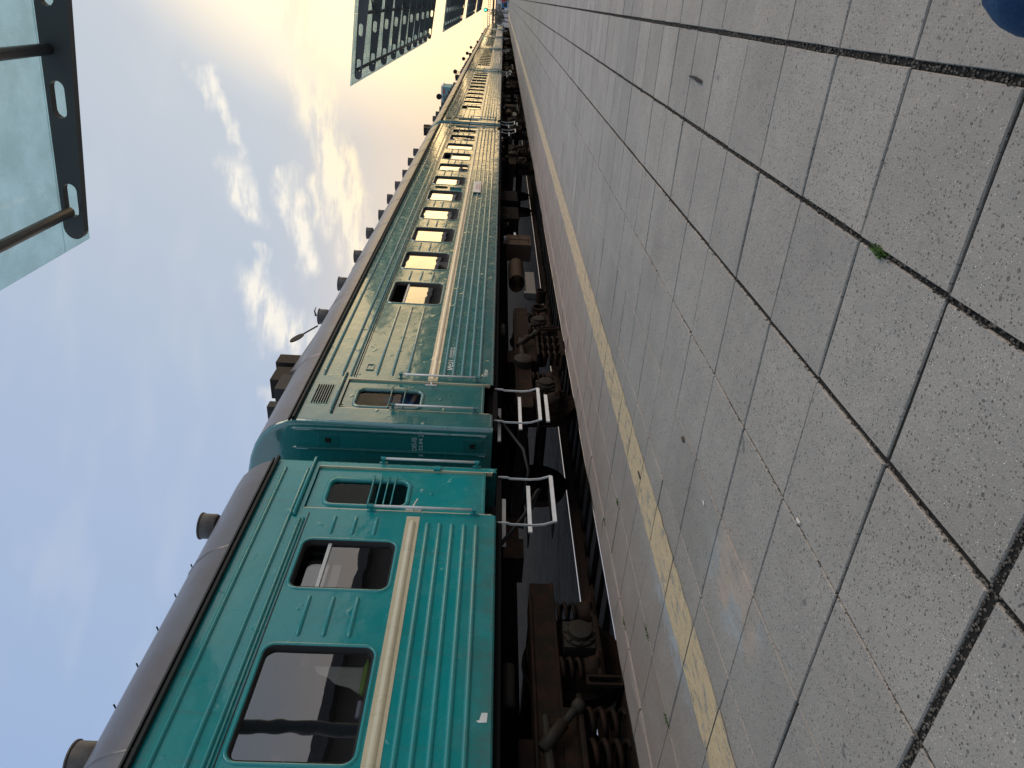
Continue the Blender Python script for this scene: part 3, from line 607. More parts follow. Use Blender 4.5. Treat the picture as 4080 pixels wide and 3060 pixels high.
        for x, z, d in ((1.515, .41, .22), (1.36, .655, .22), (1.16, .92, .22)):
            MB().box(x - .012, x + .006, ys[0], ys[1], z - .02, z + .022).obj('step_nosing', 'white_paint', st)
            MB().box(x - d, x - .013, ys[0] + .005, ys[1] - .005, z + .004, z + .016).obj('step_tread', 'dark_under', st)
        if k == 0: MB().box(1.47, 1.49, ys[0] + .02, ys[1] - .12, .285, .33).obj('step_nosing', 'white_paint', st)
    # louvre over the near door
    lv = MB().box(XW - .002, XW + .004, .45, .95, 3.135, 3.365).obj('louvre', 'teal', R)
    for i in range(7):
        z = 3.15 + i * .031; MB().add([(XW + .006, .47, z), (XW + .006, .93, z), (XW + .022, .93, z + .010), (XW + .022, .47, z + .010), (XW + .006, .93, z + .020), (XW + .006, .47, z + .020)], [(0, 1, 2, 3), (3, 2, 4, 5)]).obj('louvre_slat', 'gutter_black', lv)
    ib = ring_loft(MB(), 1.42, 1.60, 2.71, 2.82, .012, [(0, XW), (0, XW + .014), (-.014, XW + .014), (-.018, XW + .003)]); ib.obj('card_holder', 'teal', R)
    # underframe
    MB().box(-1.45, 1.38, .5, L - .5, .98, 1.10).obj('underframe', 'dark_under', R)
    MB().box(-.25, .25, .3, L - .3, .72, .98).obj('centre_sill', 'dark_under', R)
    MB().box(1.44, 1.47, .1, L - .1, .965, 1.02).obj('sole_bar', 'dark_under', R)
    bx = MB().box(.75, 1.16, 8.85, 9.62, .21, .80).obj('battery_box', 'box_brown', R, bevel=.012)
    q = MB(); q.bar((1.165, 8.92, .5), (1.165, 9.55, .5), .012, .012); q.bar((1.165, 9.23, .25), (1.165, 9.23, .76), .012, .012, (0, 1, 0))
    for z in (.27, .72): q.bar((1.165, 9.05, z), (1.165, 9.4, z), .016, .02)
    q.obj('box_clasp', 'bogie_iron', bx)
    MB().loft([[(x, y, .58 + .17 * sin(t)) for x, t in [(.95 + .2 * cos(RAD(k * 30)), RAD(k * 30)) for k in range(12)]] for y in (6.8, 7.9)]).obj('air_tank', 'box_brown', R, smooth=True)
    q = MB().box(.95, 1.1, 5.9, 7.15, .21, .40); q.box(1.0, 1.12, 5.85, 5.95, .20, .46); q.obj('cable_trough', 'zinc', R, bevel=.01)
    b = MB().box(.9, 1.05, 9.75, 9.85, .45, .85); b.box(.93, 1.02, 9.85, 10.3, .55, .60); b.obj('filler_board', 'white_paint', R)
    for y in (11.3, 13.2): MB().box(.6, 1.1, y, y + 1.2, .45, .95).obj('equipment_box', 'dark_under', R, bevel=.02)
    for y in (8.35, 9.8, 10.5, 11.1): MB().tube([(1.3, y, .95), (1.3, y, .80), (1.34, y + .05, .76), (1.34, y + .22, .76), (1.3, y + .27, .80), (1.3, y + .27, .95)], .014, 6).obj('pipe_loop', 'bogie_iron', R, smooth=True)
    MB().tube([(1.2, .9, .95), (1.23, .45, .78), (1.25, .05, .62), (1.1, -.2, .55), (.7, -.35, .6)], .022, 8).obj('air_hose', 'rubber', R, smooth=True)
    MB().tube([(1.2, L - .9, .95), (1.23, L - .45, .70), (1.25, L - .05, .55), (1.1, L + .2, .5), (.7, L + .35, .55)], .022, 8).obj('air_hose', 'rubber', R, smooth=True)
    # bogies
    wh = MB().lathe((0, 0, 0), (1, 0, 0), [(.10, .10), (.10, .03), (.38, .02), (.40, .0), (.505, -.075), (.505, -.055), (.478, -.045), (.470, .07), (.40, .075), (.38, .055), (.10, .085)], 32, False); whm = autosmooth(wh.mesh('wheel', 'bogie_iron'), .6)
    def coil(r, z0, z1, turns, t):
        pts = []; n_ = int(turns * 10)
        for i in range(n_ + 1):
            a = 2 * pi * i / 10; pts.append((r * cos(a), r * sin(a), z0 + (z1 - z0) * i / n_))
        return MB().tube(pts, t, 6)
    c1 = coil(.085, .10, .42, 4.2, .021).mesh('coil_spring', 'bogie_iron', smooth=True); c2 = coil(.105, -.06, .30, 3.8, .024).mesh('coil_spring', 'bogie_iron', smooth=True)
    for yc in (3.22, 20.23):
        fr = MB()
        for s_ in (1, -1):
            fr.box(s_ * 1.0 - .11, s_ * 1.0 + .11, yc - 1.86, yc + 1.86, .43, .66)
            fr.box(s_ * 1.0 - .13, s_ * 1.0 + .13, yc - 1.86, yc + 1.86, .425, .455)
            fr.box(s_ * 1.0 - .13, s_ * 1.0 + .13, yc - 1.7, yc + 1.7, .645, .675)
            fr.box(s_ * 1.0 - .14, s_ * 1.0 + .14, yc - .42, yc + .42, .30, .45)
        fr.box(-1.0, 1.0, yc - .22, yc + .22, .55, .80); fr.box(-1.0, 1.0, yc - 1.86, yc - 1.75, .48, .64); fr.box(-1.0, 1.0, yc + 1.75, yc + 1.86, .48, .64)
        bo = fr.obj('bogie', 'bogie_iron', R, bevel=.012)
        for ya in (yc - 1.2, yc + 1.2):
            for s_ in (1, -1): link('wheel', whm, bo, (s_ * .76, ya, .225), (0, 0, 0 if s_ > 0 else pi))
            MB().tube([(-1.05, ya, .225), (1.05, ya, .225)], .08, 12).obj('axle', 'bogie_iron', bo, smooth=True)
            q = MB().box(.98, 1.13, ya - .15, ya + .15, .09, .37); q.lathe((1.13, ya, .225), (1, 0, 0), [(.15, 0), (.15, .025), (.115, .03), (.108, .075), (.06, .082)], 18)
            for k in range(8):
                a_ = 2 * pi * k / 8; q.lathe((1.155, ya + .132 * cos(a_), .225 + .132 * sin(a_)), (1, 0, 0), [(.014, 0), (.014, .018)], 6)
            q.obj('axle_box', 'bogie_grey', bo, bevel=.0)
            q = MB().box(.94, 1.16, ya - .46, ya + .46, .035, .085); q.box(.94, 1.16, ya - .46, ya - .20, .035, .10); q.box(.94, 1.16, ya + .20, ya + .46, .035, .10); q.obj('spring_beam', 'bogie_iron', bo, bevel=.012)
            for d in (-.33, .33):
                link('coil_spring', c1, bo, (1.06, ya + d, 0)); MB().lathe((1.06, ya + d, .08), (0, 0, 1), [(.115, 0), (.125, .03), (.095, .12), (.06, .13)], 14).obj('spring_cup', 'bogie_iron', bo, smooth=True)
        for d in (-.30, 0.0, .28): link('coil_spring', c2, bo, (1.14, yc + d, 0))
        q = MB().box(1.0, 1.30, yc - .48, yc + .48, -.115, -.06); q.box(1.0, 1.28, yc - .45, yc + .45, .29, .335); q.obj('bolster_plate', 'bogie_iron', bo, bevel=.012)
        ring_loft(MB(), yc + .52, yc + .62, -.08, .24, .03, [(0, 1.26), (0, 1.30), (-.022, 1.30), (-.022, 1.26)]).obj('safety_bracket', 'bogie_iron', bo)
        q = MB().tube([(1.22, yc - .02, .63), (1.27, yc + .17, .46)], .052, 14); q.tube([(1.27, yc + .17, .46), (1.30, yc + .30, .34)], .034, 12); q.lathe((1.30, yc + .31, .33), (.35, .6, -.72), [(.045, -.05), (.058, -.02), (.058, .03), (.03, .05)], 12); q.obj('damper', 'bogie_grey', bo, smooth=True)
        q = MB().lathe((1.12, yc - .52, .55), (1, 0, 0), [(.155, 0), (.155, .11), (.12, .13), (.05, .14)], 20); q.tube([(1.2, yc - .5, .56), (1.2, yc + .28, .59)], [.05, .03], 10); q.obj('brake_cylinder', 'bogie_grey', bo, smooth=False)
        for d in (-.9, .9): MB().box(.55, .9, yc + d * .62 - .03, yc + d * .62 + .03, .1, .5).obj('brake_block', 'bogie_iron', bo)
        MB().tube([(1.2, yc + .75, .885), (1.2, yc + .35, .885)], .055, 12).obj('pipe_stub', 'bogie_grey', bo, smooth=True)
        for yy, zz, rr in ((yc + 1.72, .20, .14), (yc + 2.60, .12, .10)):
            if yc < 10: MB().lathe((.95, yy, zz), (1, 0, 0), [(rr * .95, 0), (rr, .22), (rr, .26), (rr * .8, .26), (rr * .78, .06)], 20).obj('sand_pot', 'bogie_iron', bo, smooth=False)
    return R
proto = car_proto()
def paint(o, colr):
    o.color = colr
    for ch in o.children: paint(ch, colr)
vent_m = MB().lathe((0, 0, 0), (0, 0, 1), [(.09, -.14), (.09, .0), (.13, .0), (.14, .02), (.14, .16), (.15, .165), (.15, .178), (.08, .188)], 22); vent_me = autosmooth(vent_m.mesh('roof_ventilator', 'vent_zinc'), .5)
ordn = ['first', 'second', 'third', 'fourth', 'fifth', 'sixth', 'seventh']
labels = ['clean bright teal carriage with cream waist band, two roof ventilators and an open narrow window',
          'weathered teal carriage carrying a white route board, oval emblem and lettering by its end door',
          'weathered teal carriage coupled to the far end of the one with the oval emblem',
          'teal carriage fourth along the train, past the two weathered ones with many ventilators',
          'pale teal carriage fifth along the train, dish antenna on its roof',
          'far teal carriage sixth along the train, next to last', 'last teal carriage of the train beyond all the others']
cars = []
for k in range(7):
    c = proto if k == 0 else copy_tree(proto)
    cars.append(c)
for k, c in enumerate(cars):
    c.location = (CX, 7.5 + PITCH * (k - 1), -0.06 if k == 0 else 0.0)
    c['label'] = labels[k]; c['category'] = 'train carriage'; c['group'] = 'carriages of the teal train'
    ys = [20.25, 22.98] if k == 0 else [4.75 + 1.75 * i for i in range(10)]
    vr = random.Random(k + 60)
    for y in ys: link('roof_ventilator', vent_me, c, (.86 + vr.uniform(-.03, .03), y + vr.uniform(-.05, .05), 4.08 + vr.uniform(-.02, .02)), (vr.uniform(-.04, .04), vr.uniform(-.04, .04), vr.uniform(0, 6)), (1, 1, vr.uniform(.85, 1.1)) if k else None)
A, B = cars[0], cars[1]
# roof wire with insulators on the first carriage
for i in range(5):
    y = 20.75 + i * .42; MB().tube([(.80, y, 4.06), (.80, y, 4.16), (.86, y, 4.17)], .008, 6).lathe((.80, y, 4.10), (0, 0, 1), [(.020, 0), (.024, .012), (.02, .024)], 8).obj('roof_insulator', 'rubber', A)
MB().tube([(.80, 20.6 + i * .3, 4.105 + .012 * sin(i * 2.2)) for i in range(8)], .010, 6).obj('roof_wire', 'rubber', A, smooth=True)
MB().add([(XW + .003, 20.18, 1.07), (XW + .003, 20.26, 1.065), (XW + .003, 20.26, 1.11), (XW + .003, 20.20, 1.125), (XW + .003, 20.19, 1.15), (XW + .003, 20.175, 1.13)], [(0, 1, 2, 3, 4, 5)]).obj('paint_mark', 'white_paint', A)
# things seen on the sill of the first carriage window
bt = MB().lathe((CX + XW - .12, 3.98, 1.955), (0, 1, 0), [(.012, -.02), (.026, 0), (.028, .02), (.028, -.30)][0:3], 12)
MB().lathe((CX + 1.455, 3.72, 1.975), (0, 1, .02), [(.010, 0), (.024, .02), (.026, .05), (.026, .26), (.012, .31), (.010, .34)], 12).obj('bottle', 'bottle_green', smooth=True, label='green bottle lying on the window sill of the clean carriage', category='bottle')
MB().lathe((CX + 1.455, 3.52, 1.972), (0, 1, .02), [(.012, 0), (.022, .01), (.022, .14), (.012, .15)], 12).obj('bottle', 'bottle_lilac', smooth=True, label='small lilac tube lying beside the green bottle on the window sill', category='bottle')
# lettering on the second carriage
ew = B
fit_text('МЕОТ', .33, .085, 'letters', B, loc=(XW + .004, 1.54, 1.612)); fit_text('СВЖРМ-ВАГОН', .34, .030, 'letters', B, loc=(XW + .004, 1.935, 1.655)); fit_text('ГТ ТБИЛИСИ-ЦЕН', .36, .030, 'letters', B, loc=(XW + .004, 1.935, 1.612))
fit_text('ТАРА50т', .22, .05, 'letters', B, loc=(XW + .003, 1.39, 1.11))
fit_text('СИЗ-УБ', .20, .062, 'letters', B, loc=(1.19, -.004, 1.955), rot=(pi / 2, 0, 0)); fit_text('2) 22.04.', .28, .062, 'letters', B, loc=(1.11, -.004, 1.868), rot=(pi / 2, 0, 0)); fit_text('29', .075, .066, 'letters', B, loc=(1.405, -.004, 1.868), rot=(pi / 2, 0, 0))
for z in (1.26, 3.05):
    lb = MB().box(1.215, 1.385, -.008, .01, z - .125, z + .125).obj('lamp_cover', 'teal', B, bevel=.004); MB().box(1.27, 1.33, -.022, -.006, z - .035, z + .035).obj('tail_lamp', 'bogie_grey', lb, bevel=.004)
rbd = MB().box(XW + .035, XW + .05, 11.9, 13.18, 1.515, 1.71).obj('route_board', 'board_white', B, bevel=.003)
fit_text('ВАГОН 7', .55, .045, 'board_red', rbd, loc=(XW + .052, 12.25, 1.60)); MB().box(XW + .051, XW + .0525, 12.1, 12.95, 1.545, 1.56).obj('board_stripe', 'board_red', rbd)
em = [(12.45 + .0 + .075 * cos(RAD(t)), 2.60 + .175 * sin(RAD(t)) * (1 if True else 0)) for t in range(0, 360, 15)]
e_ = MB(); e_.loft([[(XW + x, 12.42 + (y - 12.45) * s_, 2.60 + (z - 2.60) * s_) for y, z in em] for x, s_ in ((.002, 1.0), (.022, 1.0), (.022, .82), (.012, .78))]); eo = e_.obj('emblem', 'bogie_grey', B)
e_ = MB(); e_.add([(XW + .012, 12.42 + (y - 12.45) * .78, 2.60 + (z - 2.6) * .78) for y, z in em], [tuple(range(24))]); e_.obj('emblem_face', 'zinc', eo)
for z in (2.53, 2.60, 2.67): MB().box(XW + .012, XW + .024, 12.39, 12.45, z - .012, z + .02).obj('emblem_relief', 'bogie_iron', eo)
MB().box(XW + .002, XW + .05, 12.30, 12.54, 2.04, 2.36).obj('sign_box', 'teal', B, bevel=.006)
# boiler flue boxes on the roofs of the cars behind
def roof_gear(c, full=True):
    q = MB(); q.add([(.62, 2.4, 4.10), (1.02, 2.4, 4.02), (1.02, 4.2, 4.02), (.62, 4.2, 4.10), (.45, 2.55, 4.33), (.86, 2.55, 4.22), (.95, 4.15, 4.08), (.55, 4.15, 4.15), (.1, 2.4, 4.14), (.1, 4.2, 4.14), (.1, 2.5, 4.36), (.1, 4.1, 4.2)],
                    [(0, 1, 5, 4), (1, 2, 6, 5), (2, 3, 7, 6), (4, 5, 6, 7), (8, 0, 4, 10), (3, 9, 11, 7), (4, 7, 11, 10)]); q.obj('roof_hatch', 'roof_metal', c, bevel=.006)
    MB().box(.55, .88, 1.95, 2.42, 4.0, 4.30).obj('flue_box', 'gutter_black', c, bevel=.008); MB().box(.50, .84, 2.30, 2.75, 4.1, 4.47).obj('flue_box', 'bogie_grey', c, bevel=.01); MB().box(.60, .86, 2.85, 3.15, 4.15, 4.53).obj('flue_box', 'bogie_grey', c, bevel=.008); MB().box(.48, .86, 1.45, 1.62, 4.0, 4.27).obj('flue_box', 'gutter_black', c, bevel=.008)
    if full:
        f = MB().tube([(.85, 4.36, 4.2), (.85, 4.0, 4.36)], .014, 6).obj('antenna', 'rubber', c)
        pts = [(cos(RAD(t)) * .19, sin(RAD(t)) * .06) for t in range(0, 360, 24)]; q = MB(); d = Vector((0, -.93, .36)); n_ = Vector((1, 0, 0)); u_ = d.cross(n_)
        c0 = Vector((.85, 3.82, 4.43)); q.loft([[c0 + d * a + u_ * b_ + n_ * s_ for a, b_ in pts] for s_ in (-.01, .01)]); q.f += [tuple(range(15)), tuple(range(15, 30))]; q.obj('antenna_blade', 'rubber', f)
        MB().tube([(.86, 4.8, 4.33), (.86, 5.0, 4.40), (.86, 5.22, 4.42)], [.02, .014, .004], 6).obj('antenna_rod', 'rubber', f)
for k, c in enumerate(cars[1:]): roof_gear(c, k in (0, 2))
for k, y in ((2, 14.0), (3, 6.0), (3, 19.5), (4, 3.0), (4, 13.0)):
    MB().tube([(.8, y, 4.05), (.8, y, 4.65)], .02, 6).lathe((.8, y, 4.70), (0, 1, .3), [(.02, -.03), (.17, 0), (.17, .03), (.02, .05)], 14).obj('dish_antenna', 'rubber', cars[k])

for k, c in enumerate(cars):
    j = random.Random(k).uniform(.92, 1.1)
    paint(c, TEAL_NEW if k == 0 else (TEAL_OLD[0] * j, TEAL_OLD[1] * j, TEAL_OLD[2] * j, 1))

# ------------------------------------------------------------------ platform canopies
def canopy_proto():
    R = thing('platform_canopy', 'glass platform canopy on dark slotted steel beams, one of a row down the platform', 'canopy', (0, 0, 0), 0, 'glass canopies along the platform')
    LEN = 20.2; XT = -2.03; XC = 0.85; XE = 1.25
    def zc(x): return 4.70 - .105 * (x - XT)
    tip = [(XT + .10 - .10 * sin(RAD(t)), zc(XT + .1) - .018 + .085 * cos(RAD(t))) for t in range(0, 181, 20)]
    outl = tip + [(XC - .2, zc(XC) - .19), (XE, zc(XE) - .17), (XE, zc(XE) + .067)]
    holes = []
    for k in range(3):
        x = XT + .33 + k * .79; z = zc(x) - .022; H = []
        for cx_, a0 in ((x + .085, -90), (x - .085, 90)):
            for t in range(0, 181, 30): a_ = RAD(a0 + t); H.append((cx_ + .055 * cos(a_), z - (cx_ - x) * .105 + .055 * sin(a_)))
        holes.append(H)
    bm = filled([outl] + holes, lambda a_, b_: (a_, 0, b_))
    r = bmesh.ops.extrude_face_region(bm, geom=bm.faces[:]); vs = [e for e in r['geom'] if isinstance(e, bmesh.types.BMVert)]; bmesh.ops.translate(bm, verts=vs, vec=(0, .07, 0)); bmesh.ops.recalc_face_normals(bm, faces=bm.faces)
    bme = bpy.data.meshes.new('beam'); bm.to_mesh(bme); bm.free(); bme.materials.append(MATS['canopy_steel'])
    ny = 10; pitch = (LEN - .7) / (ny - 1)
    for i in range(ny): link('beam', bme, R, (0, .30 + pitch * i - .05, 0))
    for xx in (-1.80, -.55, .70):
        z = zc(xx) + .008; MB().tube([(xx, .3, z), (xx, .3 + pitch * (ny - 1) - .03, z)], .042, 10).obj('purlin', 'canopy_steel', R, smooth=True)
    for i in range(0, ny - 1, 3):
        a_ = .30 + pitch * i; MB().tube([(-.55, a_ + pitch, 4.60), (1.2, a_, 4.42)], .022, 6).obj('brace', 'canopy_steel', R)
    px = [-2.17, -.56, 1.30]; f = lambda x: zc(x) + .10
    for i in range(ny + 1):
        ya = 0.0 if i == 0 else .30 + pitch * (i - 1) + .004; yb = LEN if i == ny else .30 + pitch * i - .004
        for x0, x1 in zip(px[:-1], px[1:]):
            a0, a1 = x0 + .002, x1 - .002
            MB().add([(a0, ya, f(a0)), (a1, ya, f(a1)), (a1, yb, f(a1)), (a0, yb, f(a0)), (a0, ya, f(a0) + .014), (a1, ya, f(a1) + .014), (a1, yb, f(a1) + .014), (a0, yb, f(a0) + .014)],
                     [(0, 3, 2, 1), (4, 5, 6, 7), (0, 1, 5, 4), (1, 2, 6, 5), (2, 3, 7, 6), (3, 0, 4, 7)]).obj('glass_pane', 'canopy_glass', R, fix=False)
    for i in range(0, ny, 3):
        y = .30 + pitch * i; q = MB().lathe((XC, y, 0), (0, 0, 1), [(.2, .2), (.2, .26), (.10, .27), (.09, 4.0), (.11, 4.26)], 16); q.obj('column', 'canopy_steel', R, smooth=True)
    MB().box(XC - .06, XC + .06, .2, LEN - .2, 4.10, 4.22).obj('ridge_beam', 'canopy_steel', R)
    return R
cp = canopy_proto()
CS = 1.25      # real size of the canopies: beam tips 5.6 m above the slabs
for i, y in enumerate(((6.43 - 20.2) * CS, 19.10 * CS, 49.4 * CS, 79.7 * CS, 110.0 * CS)):
    c = cp if i == 0 else copy_tree(cp); c.location = (0, y, -.286); c.scale = (CS, CS, CS)
    c['label'] = ('glass canopy overhead whose end beam with slots hangs beside the clean carriage', 'glass canopy on slotted dark beams above the carriage with the oval emblem',
                  'glass canopy beyond the one above the oval emblem carriage', 'fourth glass canopy along the platform, counted from the one overhead', 'last glass canopy before the green signal')[i]

# ------------------------------------------------------------------ people
def skin_body(name, joints, edges, mats, zones, parent=None, sub=2, root=None, **tg):
    """joints: name -> ((x,y,z), radius); zones: function(point) -> material index"""
    names = list(joints); me = bpy.data.meshes.new(name)
    me.from_pydata([joints[n_][0] for n_ in names], [(names.index(a), names.index(b)) for a, b in edges], [])
    o = bpy.data.objects.new(name, me); COL.objects.link(o)
    md = o.modifiers.new('s', 'SKIN'); md.branch_smoothing = .5
    for i, n_ in enumerate(names):
        r = joints[n_][1]; r = r if isinstance(r, tuple) else (r, r); me.skin_vertices[0].data[i].radius = r; me.skin_vertices[0].data[i].use_root = (n_ == (root or names[0]))
    s = o.modifiers.new('u', 'SUBSURF'); s.levels = sub; s.render_levels = sub
    bpy.context.view_layer.update()
    res = bpy.data.meshes.new_from_object(o.evaluated_get(bpy.context.evaluated_depsgraph_get())); bpy.data.objects.remove(o)
    res.materials.clear()
    for m_ in mats: res.materials.append(MATS[m_])
    for p in res.polygons: p.material_index = zones(p.center); p.use_smooth = True
    return link(name, res, parent, **tg)
def hand_edges(J, E, wrist, pos, fd, side, palm_n, sgn):
    """palm plus five short finger chains; fd finger direction, side towards the thumb"""
    pos, fd, side, pn = Vector(pos), Vector(fd).normalized(), Vector(side).normalized(), Vector(palm_n).normalized()
    J[wrist + 'palm'] = (tuple(pos + fd * .045), (.034, .018)); E.append((wrist, wrist + 'palm'))
    for k, (off, ln) in enumerate(((.030, .068), (.010, .076), (-.010, .070), (-.029, .055))):
        b0 = pos + fd * .085 + side * off; prev = wrist + 'palm'
        for i, t in enumerate((0, .5, 1)):
            nm = f'{wrist}f{k}{i}'; J[nm] = (tuple(b0 + fd * ln * t - pn * .020 * t * t), .0095 - .001 * i); E.append((prev, nm)); prev = nm
    b0 = pos + fd * .025 + side * .035; J[wrist + 't0'] = (tuple(b0), .012); J[wrist + 't1'] = (tuple(b0 + fd * .03 + side * .022), .011); J[wrist + 't2'] = (tuple(b0 + fd * .055 + side * .028 - pn * .012), .009)
    E += [(wrist + 'palm', wrist + 't0'), (wrist + 't0', wrist + 't1'), (wrist + 't1', wrist + 't2')]
def head_parts(root, c, face, r, hair, long=False):
    """face features and hair as children"""
    c = Vector(c); face = Vector(face).normalized(); side = face.cross(Vector((0, 0, 1))).normalized()
    for s_ in (-1, 1): MB().lathe(c + face * r * .86 + side * s_ * r * .36 + Vector((0, 0, .004)), face, [(.011, -.004), (.010, .002), (.004, .005)], 8).obj('eye', 'rubber', root)
    MB().tube([c + face * r * .93 + Vector((0, 0, .01)), c + face * r * 1.10 + Vector((0, 0, -.022)), c + face * r * 1.0 + Vector((0, 0, -.034))], [.008, .015, .010], 8).obj('nose', 'skin', root, smooth=True)
    MB().tube([c + face * r * .93 + side * -.02 + Vector((0, 0, -.058)), c + face * r * .99 + Vector((0, 0, -.056)), c + face * r * .93 + side * .02 + Vector((0, 0, -.058))], .006, 6).obj('mouth', 'board_red', root, smooth=True)
    for s_ in (-1, 1): MB().lathe(c + side * s_ * r * .92 + Vector((0, 0, -.01)), side * s_, [(.026, -.01), (.028, .006), (.012, .010)], 10).obj('ear', 'skin', root, smooth=True)
    vs = []; fs = []; nu, nv = 16, 8
    for j in range(nv + 1):
        ph = RAD(100 * j / nv)
        for i in range(nu):
            th = 2 * pi * i / nu; d = side * (sin(ph) * cos(th)) + face * (sin(ph) * sin(th)) + Vector((0, 0, cos(ph)))
            k = 1.0 if d.dot(face) < .25 or j < 4 else max(0.0, 1 - (d.dot(face) - .25) * 1.3)
            vs.append(c - face * .012 + Vector((d.x * r * 1.09, d.y * r * 1.09, d.z * r * 1.34 + .008)) if k > .6 else c + Vector((d.x * r * .9, d.y * r * .9, max(d.z, .55) * r * 1.22)))
    for j in range(nv): fs += [(j * nu + i, j * nu + (i + 1) % nu, (j + 1) * nu + (i + 1) % nu, (j + 1) * nu + i) for i in range(nu)]
    MB().add(vs, fs).obj('hair', hair, root, smooth=True)
def human(name, root, hip, head, legs, arms, shoulders, mats, zones, face, hair, hands=True, torso=None):
    J = {}; E = []
    hip = Vector(hip); head = Vector(head)
    neck = Vector(shoulders[0]).lerp(Vector(shoulders[1]), .5) + Vector((0, 0, .06)); chest = neck - Vector((0, 0, .20)); belly = hip.lerp(chest, .45)
    J['hip'] = (tuple(hip), (.155, .115)); J['belly'] = (tuple(belly), (.145, .11)); J['chest'] = (tuple(chest), (.165, .115)); J['neck'] = (tuple(neck), .055)
    J['jaw'] = (tuple(head - Vector((0, 0, .065)) + Vector(face) * .018), (.062, .068)); J['skull'] = (tuple(head + Vector((0, 0, .03))), (.078, .088)); J['top'] = (tuple(head + Vector((0, 0, .085))), (.055, .06))
    E += [('hip', 'belly'), ('belly', 'chest'), ('chest', 'neck'), ('neck', 'jaw'), ('jaw', 'skull'), ('skull', 'top')]
    for i, (h_, k_, a_, t_) in enumerate(legs):
        for n_, p_, r_ in (('thigh', h_, .09), ('knee', k_, .066), ('ankle', a_, .043), ('toe', t_, .036)): J[f'{n_}{i}'] = (tuple(p_), r_)
        mid = Vector(h_).lerp(Vector(k_), .5); J[f'mid{i}'] = (tuple(mid), .084); calf = Vector(k_).lerp(Vector(a_), .35); J[f'calf{i}'] = (tuple(calf), .061)
        E += [('hip', f'thigh{i}'), (f'thigh{i}', f'mid{i}'), (f'mid{i}', f'knee{i}'), (f'knee{i}', f'calf{i}'), (f'calf{i}', f'ankle{i}'), (f'ankle{i}', f'toe{i}')]
    for i, (s_, e_, w_, fd, side, pn) in enumerate(arms):
        for n_, p_, r_ in (('sh', s_, .062), ('el', e_, .043), ('wr', w_, .028)): J[f'{n_}{i}'] = (tuple(p_), r_)
        E += [('chest', f'sh{i}'), (f'sh{i}', f'el{i}'), (f'el{i}', f'wr{i}')]
        if hands: hand_edges(J, E, f'wr{i}', w_, fd, side, pn, 1)
    body = skin_body('body', J, E, mats, zones, root, 2 if hands else 1, 'hip')
    if hair: head_parts(body, head, face, .086, hair)
    return body
# passenger behind the glass of the second carriage's end door
py, px_ = 8.62, -5.42
pr_ = thing('person', 'passenger in a light blue shirt standing inside behind the carriage door window', 'person', (.33, .02, 1.19))
def z1(c): return 1 if c.z > 2.50 - 1.16 or (c.x > -5.22 and c.z < 2.30 - 1.16 and c.y < 8.82) else 0
def zp(p): return tuple(Vector(p) - Vector((0, 0, 1.16)))
human('person', pr_, zp((-5.42, 8.72, 1.86)), zp((-5.36, 8.66, 2.60)),
      [(zp((-5.42, 8.62, 1.80)), zp((-5.40, 8.60, 1.52)), zp((-5.42, 8.60, 1.24)), zp((-5.30, 8.60, 1.20))), (zp((-5.42, 8.84, 1.80)), zp((-5.40, 8.86, 1.52)), zp((-5.42, 8.86, 1.24)), zp((-5.30, 8.86, 1.20)))],
      [(zp((-5.38, 8.50, 2.32)), zp((-5.28, 8.40, 2.10)), zp((-5.12, 8.52, 2.02)), (.3, .9, 0), (0, 0, 1), (1, 0, 0)), (zp((-5.38, 8.92, 2.32)), zp((-5.20, 8.98, 2.13)), zp((-5.14, 8.74, 2.14)), (0, -1, .05), (0, 0, 1), (1, 0, 0))],
      [zp((-5.40, 8.50, 2.34)), zp((-5.40, 8.92, 2.34))], ['shirt_blue', 'skin'], z1, Vector((.75, -.65, -.1)), 'hair_grey')
# seated person whose knee reaches into the corner of the picture, and the bench
bn = thing('bench', 'wooden slatted bench on the platform under the seated person', 'bench', (.72, .9, 0))
for k in range(4): MB().box(-.22 + k * .125, -.22 + k * .125 + .105, -.75, .75, .385, .415).obj('seat_slat', 'bench_wood', bn, bevel=.006)
for k in range(3): MB().box(.27, .295, -.75, .75, .52 + k * .13, .62 + k * .13).obj('back_slat', 'bench_wood', bn, bevel=.006)
for y in (-.6, .6): MB().box(-.2, .26, y - .03, y + .03, .33, .385).box(-.18, -.12, y - .03, y + .03, 0, .33).box(.2, .26, y - .03, y + .03, 0, .33).box(.235, .268, y - .03, y + .03, .385, .9).obj('leg', 'canopy_steel', bn)
st_ = thing('person', 'seated person in blue jeans, only a knee in view at the edge of the paving', 'person', (.592, .915, 0))
def zj(c): return 0 if c.z < .62 and not c.z < .09 else (3 if c.z < .09 else (2 if c.z > 1.10 else 1))
human('person', st_, (0.0, -.12, .53), (-.10, -.12, 1.24),
      [((-.05, -.03, .52), (-.555, .045, .535), (-.50, .05, .10), (-.66, .06, .045)), ((-.05, -.22, .52), (-.50, -.29, .535), (-.46, -.30, .10), (-.62, -.31, .045))],
      [((-.02, .08, .98), (-.10, .14, .74), (-.28, .02, .66), (-1, -.2, 0), (0, -1, 0), (0, 0, 1)), ((-.02, -.32, .98), (-.10, -.38, .74), (-.28, -.26, .66), (-1, .2, 0), (0, 1, 0), (0, 0, 1))],
      [(-.02, .06, 1.0), (-.02, -.30, 1.0)], ['denim', 'shirt_grey', 'skin', 'shoe'], zj, Vector((-1, 0, -.1)), 'hair_dark')
